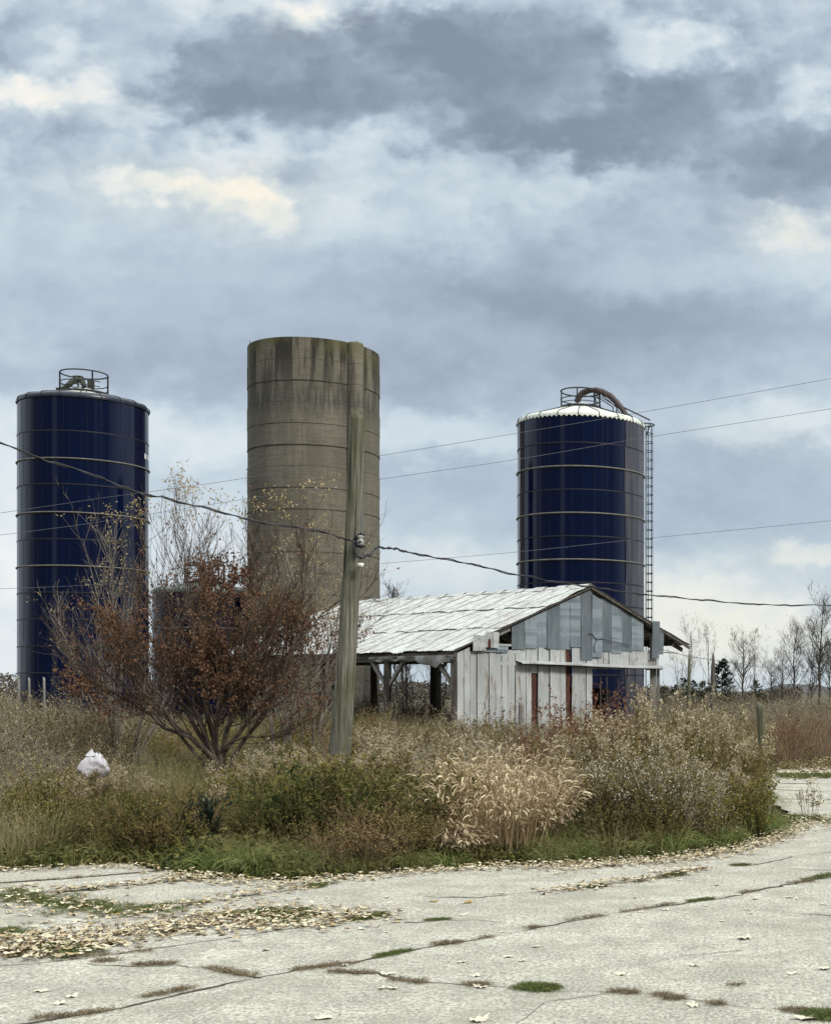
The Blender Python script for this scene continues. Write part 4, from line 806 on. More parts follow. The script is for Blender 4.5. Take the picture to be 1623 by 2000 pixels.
def P_gold(seed, h=1.35, parts=False, ns=13, spread=.22):
    r = r_(seed); g = Geo(); g2 = Geo(); P = stems(r, ns, h, spread, .12, 7, .4, .12, .012); P[:, :, 2] = np.maximum(P[:, :, 2], 0); g.tubes(P, taper(ns, 7, .0038), 3, 0)
    n = 120 * ns; i = r.integers(0, ns, n); t = r.uniform(.12, .88, n); o, d = alongp(P, i, t); g.cards(o, d * .55 + r.normal(size=o.shape) * [.7, .7, .2], r.uniform(.03, .075, n) * (1.1 - .4 * t), r.uniform(.003, .008, n), r, 1)
    T, _, tt = grow(r, P, 12 * ns, .74, 1.0, .16, .9, -.04, 5, .10, .3); (g2 if parts else g).strips(T, taper(len(T), 5, .0018), hside(r, T), 0 if not parts else 1)
    n = 110 * ns; i = r.integers(0, len(T), n); o, d = alongp(T, i, r.uniform(.1, 1, n)); (g2 if parts else g).cards(o + r.normal(size=o.shape) * .009, d * .4 + r.normal(size=o.shape) * .5 + [0, 0, .5], r.uniform(.014, .036, n), r.uniform(.005, .012, n), r, 2 if not parts else 0)
    return (g, g2) if parts else g
PM['gold'] = ['twig_brown', 'olive_leaf', 'plume']
def blades(r, n, h, spread, base, w, k=6, droop=.8, mi=0, g=None):
    g = g or Geo(); P = stems(r, n, h, spread, base, k, .8, droop, .012); side = unit(np.cross(P[:, -1] - P[:, 0], [0, 0, 1.0]) + r.normal(size=(n, 3)) * .25)
    g.strips(P, taper(n, k, w * r.uniform(.6, 1.2, n), .12), side, mi); return g, P
def P_grass(seed, h=.32): r = r_(seed); g, _ = blades(r, 90, h, 1.0, .10, .0045, 6, .55); return g
PM['grass'] = ['green_blade']; PM['tallgrass'] = ['green_blade']; PM['mgrass'] = ['dry_grass']; PM['rgrass'] = ['rust_grass']
def P_meadow(seed, h=.7):
    r = r_(seed); g, P = blades(r, 60, h, .45, .22, .0035, 5, .4); n = 120; i = r.integers(0, 60, n); o, d = alongp(P, i, r.uniform(.75, 1, n)); g.cards(o, d + r.normal(size=o.shape) * .3, r.uniform(.015, .035, n), .005, r, 0); return g
def P_ground(seed, h=.16):
    r = r_(seed); g = Geo(); n = 260; a = r.uniform(0, 6.28, n); q = np.sqrt(r.uniform(0, 1, n)) * .26; o = np.stack([q * np.cos(a), q * np.sin(a), r.uniform(0, h, n) * (1 - (q / .3) ** 2)], 1)
    g.cards(o, r.normal(size=o.shape) * [1, 1, .4] + [0, 0, .35], r.uniform(.02, .055, n), r.uniform(.005, .014, n), r, 0); return g
PM['low'] = ['dark_blade']; PM['lowdry'] = ['dry_leaf']
def P_bramble(seed, h=1.1):
    r = r_(seed); g = Geo(); P = stems(r, 12, h, .8, .15, 7, .9, .45, .05); g.tubes(P, taper(12, 7, .0045), 3, 0)
    T, _, _ = grow(r, P, 90, .2, 1, .35 * h, .8, .0, 5, .25); g.strips(T, taper(90, 5, .002), hside(r, T), 0)
    n = 220; i = r.integers(0, 90, n); o, d = alongp(T, i, r.uniform(.1, 1, n)); g.cards(o, d + r.normal(size=o.shape) * .8, r.uniform(.012, .045, n), r.uniform(.004, .013, n), r, 1); return g
PM['bramble'] = ['twig_grey', 'dry_leaf']; PM['bramble_red'] = ['red_stem', 'red_leaf']
def P_redweed(seed, h=1.2):
    r = r_(seed); g = Geo(); P = stems(r, 12, h, .25, .2, 6, .2, 0, .03); g.tubes(P, taper(12, 6, .005), 3, 0)
    T, _, _ = grow(r, P, 60, .4, 1, .25, .7, .1, 4, .12); g.strips(T, taper(60, 4, .0028), hside(r, T), 0)
    n = 320; i = r.integers(0, 60, n); o, d = alongp(T, i, r.uniform(.2, 1, n)); g.cards(o, r.normal(size=o.shape) * .6 + [0, 0, -.5], r.uniform(.02, .06, n), r.uniform(.006, .014, n), r, 1); return g
PM['redweed'] = ['red_stem', 'red_leaf']

PROTO = {}
def protos(kind, fn, n=4, **kw): PROTO[kind] = [fn(100 * len(PROTO) + q, **kw) for q in range(n)]
protos('dry', P_dry, 5); protos('leafy', P_leafy, 5); protos('green', P_leafy, 5, h=.6, nl=900, ls=.7); protos('aster', P_aster, 5); protos('gold', P_gold, 4); protos('grass', P_grass, 5); protos('mgrass', P_meadow, 4)
protos('rgrass', P_meadow, 3, h=1.1); protos('low', P_ground, 4); protos('lowdry', P_ground, 3); protos('bramble', P_bramble, 5); protos('bramble_red', P_bramble, 3); protos('redweed', P_redweed, 3); protos('rust', P_aster, 4, h=.55); protos('tallgrass', P_grass, 4, h=.5)

def front_Y(px):            # the yard's edge: nearest distance at which weeds stand, per image column
    e = [(-1200, 1676), (-300, 1686), (0, 1690), (120, 1688), (260, 1678), (340, 1684), (420, 1700), (560, 1708), (700, 1700), (850, 1688), (1000, 1680), (1150, 1676), (1290, 1668), (1420, 1650), (1500, 1625), (1540, 1610), (1560, 1510), (1700, 1500), (2600, 1490)]
    return EYE * F / (np.interp(px, [q[0] for q in e], [q[1] for q in e]) - HY)
STUFF = {}
CAPN = ([-600, 0, 100, 200, 330, 480, 560, 620, 700, 760, 850, 950, 1050, 1150, 1300, 1430, 1480, 1600, 3000], [1380, 1400, 1425, 1455, 1505, 1505, 1475, 1512, 1500, 1462, 1455, 1440, 1425, 1395, 1380, 1405, 1440, 1450, 1450])
CAPF = ([-600, 0, 100, 300, 640, 720, 880, 1000, 1150, 1300, 1430, 1623, 3000], [1335, 1345, 1385, 1402, 1402, 1380, 1398, 1400, 1385, 1368, 1378, 1388, 1380])
PH = {}
def scatter(objname, kind, px0, px1, y0, y1, n, s0=.8, s1=1.15, hmul=None, seed=None, jit=0, notpad=True):
    """plants on the ground between two viewing columns and two distances"""
    r = r_(seed if seed is not None else hash((kind, px0, y0)) % 9999 if False else int(px0 * 7 + y0 * 131 + n) % 99991)
    Yv = np.sqrt(r.uniform(0, 1, n) * (y1 ** 2 - y0 ** 2) + y0 ** 2); px = r.uniform(px0, px1, n)
    ok = Yv >= front_Y(px); ok &= ~((px > 1484) & (Yv < 27.0) & (Yv > 15.8)); Yv, px = Yv[ok], px[ok]
    X = (px - CX) / F * Yv
    k = np.abs((X - pb[0])) + np.abs(Yv - YP) > .3; X, Yv = X[k], Yv[k]
    for c, rad in ((c1, r1), (c2, r2), (c3, r3)): k = (X - c[0]) ** 2 + (Yv - c[1]) ** 2 > (rad + .2) ** 2; X, Yv = X[k], Yv[k]
    pos = np.stack([X, Yv, np.full(len(X), -.05)], 1); which = r.integers(0, len(PROTO[kind]), len(X)); sc = r.uniform(s0, s1, len(X)); rot = r.uniform(0, 6.28, len(X))
    if kind not in PH: PH[kind] = np.array([np.percentile(q.arrays()[0][:, 2], 97) for q in PROTO[kind]])
    pxx = CX + F * X / Yv; cap = np.where(Yv < 22, np.interp(pxx, *CAPN), np.interp(pxx, *CAPF)); cap = np.where(Yv > 45, cap - 25, cap)
    cap = cap + 16 * np.sin(pxx * .045 + Yv) + 10 * np.sin(pxx * .11 + 2 * Yv)                 # ragged natural heights of the stand
    hmax = np.maximum(EYE + (HY - cap) / F * Yv + .05, .22); sc = np.minimum(sc, hmax / PH[kind][which] * r.uniform(.72, 1.12, len(X)))
    mod = np.sin(X * 2.1 + Yv * 1.3 + len(kind)) + np.sin(X * .9 - Yv * 1.7 + 2) + np.sin(X * 3.7 + Yv * .6 + len(kind) * 2); sc = sc * (1 + .13 * mod); keep = r.uniform(size=len(X)) < .72 + .22 * mod; X, Yv, pos, which, sc, rot = X[keep], Yv[keep], pos[keep], which[keep], sc[keep], rot[keep]
    g, mats = STUFF.setdefault(objname, (Geo(), []))
    for w, pr in enumerate(PROTO[kind]):
        q = which == w
        if not q.any(): continue
        sub = Geo(); sub.tile(pr, pos[q], rot[q], sc[q]); V, Q, qm, T, tm = sub.arrays()
        remap = []
        for nm in PM[kind]:
            if nm not in mats: mats.append(nm)
            remap.append(mats.index(nm))
        remap = np.array(remap)
        if len(Q): g.Q.append((Q + g.n, remap[qm]))
        if len(T): g.T.append((T + g.n, remap[tm]))
        g.V.append(V); g.n += len(V)
# front fringe
scatter('green_grass', 'grass', -60, 330, 11.9, 13.4, 110, .7, 1.3); scatter('green_grass', 'tallgrass', 360, 620, 11.5, 12.7, 60, .5, .85); scatter('brown_weeds', 'mgrass', 300, 700, 11.7, 12.9, 60, .35, .6); scatter('green_grass', 'grass', 350, 900, 11.5, 12.8, 120, .8, 1.25)
scatter('green_grass', 'tallgrass', 1060, 1330, 12.4, 13.9, 95, .6, 1.05); scatter('brown_weeds', 'mgrass', 1060, 1500, 12.7, 14.5, 50, .4, .7); scatter('green_grass', 'grass', 960, 1480, 12.3, 14.6, 150, .9, 1.5)
scatter('green_grass', 'tallgrass', 1360, 1545, 13.6, 19.5, 140, .6, 1.0); scatter('green_grass', 'grass', 1560, 2000, 27, 29, 40, .8, 1.2)
scatter('low_green_weeds', 'low', -100, 700, 11.6, 14.5, 300, .9, 1.8); scatter('low_green_weeds', 'low', 900, 1480, 11.9, 14.2, 140, .8, 1.4)
scatter('low_green_weeds', 'green', 80, 420, 12.5, 15.2, 100, .6, .95); scatter('low_green_weeds', 'leafy', -100, 420, 12.4, 15.4, 130, .4, .75)
scatter('brown_weeds', 'mgrass', -80, 120, 12.4, 14.5, 75, .6, 1.1)
# olive thicket left of the straw clump
scatter('olive_weeds', 'green', 430, 860, 12.5, 15.0, 100, 1.0, 1.4); scatter('olive_weeds', 'leafy', 430, 900, 12.8, 17, 120, .7, 1.15); scatter('olive_weeds', 'leafy', 60, 520, 13.6, 16, 80, .45, .75)
scatter('rusty_weeds', 'rust', 600, 880, 11.8, 13.0, 80, .6, 1.0); scatter('rusty_weeds', 'rust', 300, 480, 12.6, 14.5, 40, .6, 1.0); scatter('rusty_weeds', 'rust', 1150, 1420, 13.0, 14.0, 30, .5, .8)
scatter('white_aster_weeds', 'aster', 470, 880, 14.6, 18.5, 80, .55, .85); scatter('white_aster_weeds', 'aster', 1170, 1400, 13.6, 15.6, 62, .66, 1.0); scatter('olive_weeds', 'leafy', 1100, 1480, 13.4, 15.4, 70, .55, .95); scatter('olive_weeds', 'green', 1100, 1300, 13.2, 14.2, 25, .7, 1.0)
scatter('white_aster_weeds', 'aster', 700, 980, 15.5, 22, 70, .9, 1.1)
scatter('olive_weeds', 'gold', 1100, 1480, 14.3, 17.5, 45, .48, .66); scatter('olive_weeds', 'leafy', 1090, 1480, 14.3, 19, 120, .8, 1.15)
scatter('brown_weeds', 'dry', 700, 1480, 15.5, 20, 90, .6, .95); scatter('brown_weeds', 'dry', -100, 250, 14.5, 20, 100, .5, .85); scatter('brown_weeds', 'dry', 250, 640, 14.2, 20, 100, .3, .5); scatter('meadow_grass', 'mgrass', 250, 700, 15, 22, 140, .4, .75); scatter('russet_brambles', 'bramble_red', 60, 330, 15, 19, 22, .35, .6)
# left: tangled grey brambles
scatter('bramble_thicket', 'bramble', -80, 300, 14.0, 17, 60, .5, .8); scatter('olive_weeds', 'gold', -60, 330, 13.6, 16, 16, .36, .5); scatter('olive_weeds', 'green', 120, 330, 12.4, 14.0, 30, .8, 1.1)
scatter('bramble_thicket', 'bramble', -200, 260, 15.5, 21, 130, .6, 1.0); scatter('bramble_thicket', 'bramble', -200, 170, 20, 28, 130, 1.0, 1.45); scatter('bramble_thicket', 'bramble', -300, 140, 28, 44, 150, 1.1, 1.7)
scatter('bramble_thicket', 'bramble', 170, 560, 21, 30, 60, .4, .8); scatter('brown_weeds', 'dry', -300, 300, 20, 40, 160, .8, 1.1)
scatter('bramble_thicket', 'bramble', 600, 980, 17, 34, 90, .5, .95); scatter('russet_brambles', 'bramble_red', 690, 900, 22, 34, 50, .6, 1.0); scatter('russet_brambles', 'bramble_red', 60, 400, 26, 40, 50, .7, 1.1)
# meadow in the middle distance
scatter('meadow_grass', 'mgrass', 260, 1000, 18, 38, 560, .6, 1.05); scatter('brown_weeds', 'dry', -500, 300, 22, 45, 330, .9, 1.3); scatter('bramble_thicket', 'bramble', -400, 330, 30, 55, 220, 1.2, 1.9); scatter('meadow_grass', 'mgrass', -900, 1500, 36, 75, 1300, .8, 1.3); scatter('olive_weeds', 'leafy', 250, 800, 24, 44, 160, .8, 1.1); scatter('meadow_grass', 'leafy', 300, 700, 20, 40, 120, .5, .8)
scatter('olive_weeds', 'gold', 420, 700, 14.5, 20, 34, .5, .66); scatter('olive_weeds', 'gold', 720, 1000, 14.5, 19, 34, .55, .75); scatter('meadow_grass', 'gold', 700, 1010, 20, 34, 50, .5, .72)
scatter('brown_weeds', 'dry', 640, 1500, 20, 36, 330, .65, 1.0); scatter('white_aster_weeds', 'aster', 640, 1100, 19, 30, 45, .8, 1.1); scatter('olive_weeds', 'leafy', 640, 1500, 18, 34, 200, .8, 1.15)
scatter('bramble_thicket', 'bramble', 560, 885, 42, 56, 110, .9, 1.5); scatter('brown_weeds', 'dry', 560, 885, 40, 58, 160, 1.0, 1.4)
# right of the barn
scatter('goldenrod_field', 'gold', 1080, 1500, 18.5, 30, 60, .52, .74)
scatter('rusty_grass', 'rgrass', 1430, 2100, 28, 42, 620, .75, 1.05); scatter('rusty_grass', 'rgrass', 1300, 2100, 42, 70, 500, .9, 1.3); scatter('rusty_grass', 'redweed', 1500, 2100, 28, 38, 120, .6, .85); scatter('brown_weeds', 'dry', 1430, 2100, 27.5, 34, 150, .6, 1.0); scatter('brown_weeds', 'lowdry', 1490, 2100, 26.8, 29, 90, 1, 2)
scatter('bramble_thicket', 'bramble', 1280, 2000, 38, 75, 280, 1.3, 2.1)
for nm, (g, mats) in STUFF.items(): g.obj(nm, [M[q] for q in mats], kind='stuff')

# ---- single clumps that stand out
def clump(name, label, cat, px, Y, builder, scale=1.0, rz=0.0, group=None):
    t = thing(name, label, cat, ((px - CX) / F * Y, Y, -.05), rz, group); t.scale = (scale,) * 3
    for nm, g, mats in builder: o = g.obj(nm, [M[q] for q in mats]); o.parent = t
    return t
def straw_clump(seed=1, h=1.0, n=520, base=.42):
    r = r_(seed); g, P = blades(r, n, h, .50, base, .0055, 7, .35); i = r.integers(0, n, 900); o, d = alongp(P, i, r.uniform(.35, .95, 900)); g.cards(o, d + r.normal(size=o.shape) * .7, r.uniform(.04, .12, 900), r.uniform(.004, .007, 900), r, 0, .6)
    h2 = Geo(); m = 1000; i = r.integers(0, n, m); t = r.uniform(.35, 1, m); o, d = alongp(P, i, t); side = unit(np.cross(d, [0, 0, 1.0]) + .3 * r.normal(size=d.shape)); L = r.uniform(.06, .13, m)[:, None]
    out = unit(d * [1, 1, .3] + r.normal(size=d.shape) * [.5, .5, .1]); q = np.stack([o, o + out * L * .4 + [0, 0, .010], o + out * L * .8 - [0, 0, .004], o + out * L - [0, 0, .028]], 1)
    h2.strips(q, np.array([.0025, .006, .005, .001])[None] * np.ones((m, 1)), side, 0); return [('blades', g, ['straw']), ('seed_heads', h2, ['straw_head'])]
clump('straw_grass_clump', 'big rounded clump of straw coloured grass with pale arching seed heads', 'grass clump', 975, 13.3, straw_clump(1, 1.0, 760, .42), 1.26)
clump('straw_grass_clump', 'smaller straw grass clump leaning against the right side of the big one', 'grass clump', 1052, 13.5, straw_clump(2, .95, 260, .16), .9)
clump('straw_grass_clump', 'tall pale straw grass standing behind the big rounded clump', 'grass clump', 1000, 15.0, straw_clump(3, 1.1, 260, .40), 1.15)
clump('straw_grass_clump', 'low straw grass clump at the front left foot of the big one', 'grass clump', 900, 12.8, straw_clump(4, .5, 160, .14), 1.0)
gl = [(1330, 16.5, 1.14, 'tallest fluffy goldenrod clump, before the sky gap right of the barn', 18, .30), (1222, 16.2, 1.15, 'upright goldenrod clump in front of the doorway of the barn', 12, .15), (1150, 16.8, 1.0, 'goldenrod clump left of the one before the barn doorway', 12, .22),
      (1390, 16.9, 1.02, 'goldenrod clump arching to the right beside the tallest fluffy one', 14, .30), (1290, 15.6, .92, 'lower goldenrod clump at the foot of the tallest one', 12, .3), (1455, 16.6, .84, 'low goldenrod clump nearest to the leaning mossy post', 10, .32), (1110, 15.2, .83, 'olive goldenrod clump just right of the straw grass', 10, .25),
      (1190, 14.6, .80, 'olive goldenrod clump with pale tips among the white asters', 10, .25), (505, 15.8, .66, 'small pale goldenrod clump left of the leaning pole', 9, .25), (560, 14.9, .72, 'pale tipped goldenrod clump halfway between the red tree and the pole', 9, .25), (605, 15.3, .72, 'small goldenrod clump just left of the pole foot', 8, .2), (925, 16.0, .82, 'white topped goldenrod clump behind the straw grass to its left', 12, .35)]
for k, (px, Y, sc, lab, ns, sp) in enumerate(gl):
    a, b = P_gold(500 + k, 1.35, True, ns, sp); clump('goldenrod_clump', lab, 'goldenrod', px, Y, [('stems', a, ['twig_brown', 'olive_leaf']), ('plumes', b, ['plume', 'twig_brown'])], sc * (1.14 if px > 1100 else 1.12), 0, 'goldenrod clumps with fluffy tops')
for k, (px, Y, sc, lab) in enumerate([(1050, 18.0, 1.16, 'dark red brown dead shrub before the white barn wall'), (1105, 18.3, 1.25, 'dark red brown dead shrub under the rusty gap of the barn wall'), (1010, 19.5, .98, 'thin red brown dead shrub beside the short grey fence post'), (1145, 19, 1.25, 'dark red shrub under the left side of the barn doorway'), (1195, 24, 1.35, 'deep red bush at the foot of the barn doorway')]):
    g = P_redweed(700 + k, 1.3); g.tile(P_redweed(720 + k, 1.15), np.array([[.12, .1, 0]]), np.array([1.0]), np.array([1.0])); clump('red_shrub', lab, 'shrub', px, Y, [('stems', g, ['red_stem', 'red_leaf'])], sc, 0, 'red brown shrubs before the barn')
for k, (px, Y, sc, lab) in enumerate([(730, 22, 1.25, 'russet brier bush just right of the leaning pole'), (690, 24, 1.1, 'russet brier bush directly behind the leaning pole'), (620, 30, 1.2, 'red vine bush climbing the barn post left of the pole')]):
    g = P_bramble(800 + k, 1.1); clump('brier_bush', lab, 'bush', px, Y, [('stems', g, ['red_stem', 'red_leaf'])], sc, 0, 'russet brier bushes round the pole')
def conifer(seed, h, w, n=2600, ns_=1.0):
    r = r_(seed); tr = Geo(); tr.tube([(0, 0, 0), (.01 * h, 0, h * .5), (0, 0, h * .97)], [h * .022, h * .014, .006], 6)
    g = Geo(); nb = 90; z = h * (.06 + .92 * np.linspace(0, 1, nb) ** .9); a = r.uniform(0, 6.28, nb); L = w * (1 - z / h) ** .75 * r.uniform(.65, 1.15, nb) + .03 * h
    o = np.stack([np.zeros(nb), np.zeros(nb), z], 1); t = np.linspace(0, 1, 5)[None, :, None]; dr = np.stack([np.cos(a), np.sin(a), np.zeros(nb)], 1)
    P = o[:, None] + dr[:, None] * L[:, None, None] * t + np.array([0, 0, 1.0]) * (L[:, None, None] * (.35 * t ** 2 - .12 * t)); g.strips(P, taper(nb, 5, h * .006), hside(r, P), 0)
    i = r.integers(0, nb, n); q, d = alongp(P, i, r.uniform(.15, 1, n)); g.cards(q, d + r.normal(size=q.shape) * .7 + [0, 0, .3], ns_ * r.uniform(.03, .065, n) * h, ns_ * r.uniform(.006, .012, n) * h, r, 1)
    return [('trunk', tr, ['bark_dark']), ('crown', g, ['bark_dark', 'evergreen'])]
def juniper_seedling():
    r = r_(314); tr = Geo(); P = stems(r, 16, .66, .42, .06, 6, .3, 0, .02); tr.tubes(P, taper(16, 6, .007), 4, 0); g = Geo()
    T, _, _ = grow(r, P, 170, .05, 1, .15, .55, .12, 4, .12); g.strips(T, taper(170, 4, .0025), hside(r, T), 0); i = r.integers(0, 170, 6500); o, d = alongp(T, i, r.uniform(0, 1, 6500))
    g.cards(o + r.normal(size=o.shape) * .006, d + r.normal(size=o.shape) * .45 + [0, 0, .3], r.uniform(.015, .035, 6500), r.uniform(.003, .006, 6500), r, 1); return [('trunk', tr, ['bark_dark']), ('crown', g, ['bark_dark', 'evergreen'])]
clump('juniper', 'small dark green juniper seedling in the weeds left of centre', 'shrub', 402, 13.0, juniper_seedling(), 1.0)
clump('evergreen_tree', 'small dark pointed evergreen behind the tall pointed post', 'evergreen', 1409, 70, conifer(2, 3.3, 1.1), 1.0)
for k, (px, Y, h, lab) in enumerate([(1375, 75, 2.2, 'dark evergreen just left of the tall pointed post'), (1318, 78, 2.0, 'broad dark evergreen nearest to the barn corner'), (1352, 82, 2.3, 'dark evergreen behind the thin two-tone post'), (1335, 88, 2.5, 'farther dark evergreen between barn corner and the thin post'), (1478, 95, 2.4, 'tiny dark evergreen under the two bare trees right of centre'), (1297, 72, 1.9, 'low dark evergreen showing under the barn eave')]):
    clump('evergreen_tree', lab, 'evergreen', px, Y, conifer(20 + k, h, h * .45, 1800), 1.0, k, 'low evergreens beyond the barn')

# ---- trees
def bare_tree(seed, h, style='oak', tw='twig_dark', bark='bark_dark', leaves=0, leafm='dry_leaf', dens=1.0, rad=None):
    """trunk with main limbs; crown of twigs and what leaves remain"""
    r = r_(seed); tr = Geo(); cr = Geo(); R0 = rad or h * .016
    k = 9; t = np.linspace(0, 1, k)[:, None]; lean = r.normal(size=2) * .04 * h
    TR = np.concatenate([t * lean + np.cumsum(r.normal(size=(k, 2)) * .008 * h, 0) * (t > 0), t * h * .93], 1)[None]; tr.tubes(TR, taper(1, k, R0, .16), 7)
    nl = {'oak': 34, 'poplar': 30, 'sapling': 14}[style]; an = {'oak': .85, 'poplar': .40, 'sapling': .55}[style]; ll = {'oak': .38, 'poplar': .30, 'sapling': .40}[style]
    L1, i1, t1 = grow(r, TR, nl, {'oak': .28, 'poplar': .2, 'sapling': .12}[style], .97, ll * h, an, .12 if style != 'oak' else .10, 7, .10, .55); R1 = R0 * (1 - .8 * t1) * .5; tr.tubes(L1, taper(nl, 7, R1, .2), 5)
    n2 = int(nl * 6 * dens); L2, i2, t2 = grow(r, L1, n2, .25, 1, ll * h * .42, .6, .10, 5, .12, .3); cr.tubes(L2, taper(n2, 5, R1[i2] * .38, .25), 3, 0)
    n3 = int(n2 * 4); L3, i3, _ = grow(r, L2, n3, .25, 1, ll * h * .17, .6, .08, 4, .15); w = np.maximum(h * .0013, .0026); cr.strips(L3, taper(n3, 4, w, .5), hside(r, L3), 0)
    n4 = int(n3 * 1.6); L4, i4, _ = grow(r, L3, n4, .3, 1, ll * h * .075, .6, .06, 3, .15); cr.strips(L4, taper(n4, 3, w * .8, .5), hside(r, L4), 0)
    if leaves:
        i = r.integers(0, n4, leaves); o, d = alongp(L4, i, r.uniform(.3, 1, leaves)); cr.cards(o, r.normal(size=o.shape) + [0, 0, -.4], h * r.uniform(.006, .014, leaves), h * r.uniform(.0025, .005, leaves), r, 1)
    return [('trunk', tr, [bark]), ('crown', cr, [tw, leafm])]
bts = [(1600, 100, 8.4, 'oak', 'tallest bare tree at the right edge of the picture', 11, 0), (1548, 100, 6.2, 'oak', 'bare dark tree left of the tallest one on the right', 12, 0), (1571, 105, 6.0, 'sapling', 'thin bare tree between the two dark trees at the right', 13, 0),
       (1640, 96, 8.2, 'oak', 'bare dark tree cut off by the right edge of the picture', 14, 0), (1448, 85, 5.3, 'oak', 'slim tree with a few leaves right of the small evergreen', 15, 260), (1474, 88, 5.0, 'sapling', 'slender leafy-tipped tree next to the slim one right of the evergreen', 16, 200),
       (1347, 70, 5.2, 'sapling', 'wispy sapling behind the thin two-tone post', 17, 60), (1381, 74, 5.1, 'sapling', 'wispy sapling rising behind the tall pointed post', 18, 60), (1322, 66, 3.6, 'sapling', 'low wispy sapling beside the barn corner post', 19, 40), (1515, 95, 3.2, 'sapling', 'low brushy tree between the leaning post and the dark trees', 20, 0),
       (1503, 88, 4.0, 'oak', 'low bushy bare tree on the right, before the hill foot', 31, 0), (1528, 92, 4.3, 'oak', 'low bushy bare tree just left of the paired dark trees', 32, 0), (1585, 88, 4.0, 'oak', 'low bushy bare tree under the tallest one on the right', 33, 0), (1622, 90, 4.6, 'oak', 'low bushy bare tree at the right picture edge', 34, 0), (1425, 90, 3.4, 'oak', 'low brown bare tree just right of the pointed evergreen', 35, 60),
       (790, 85, 8.7, 'poplar', 'bare treetop with two stems showing above the barn roof', 21, 0), (768, 60, 4.6, 'poplar', 'thin bare tree seen between the barn posts, nearest the pole', 22, 40), (800, 66, 4.8, 'poplar', 'bare tree seen through the middle of the barn opening', 23, 40), (842, 62, 4.8, 'sapling', 'bare tree seen through the barn opening near its corner', 24, 60), (866, 70, 5.0, 'sapling', 'leafy-tipped sapling seen just left of the barn corner', 25, 160)]
for px, Y, h, st, lab, sd_, lv in bts:
    wisp = Y < 80 and px > 1300
    clump('bare_tree', lab, 'tree', px, Y, bare_tree(sd_, h, st, 'twig_grey' if wisp else 'twig_dark', 'bark_grey' if wisp else 'bark_dark', lv, 'dry_leaf', .55 if st == 'sapling' else (1.25 if h > 7.5 or px in (1548,) else .8), h * .009 if st == 'sapling' else h * .014), 1.0, sd_, 'bare trees beyond the barn')

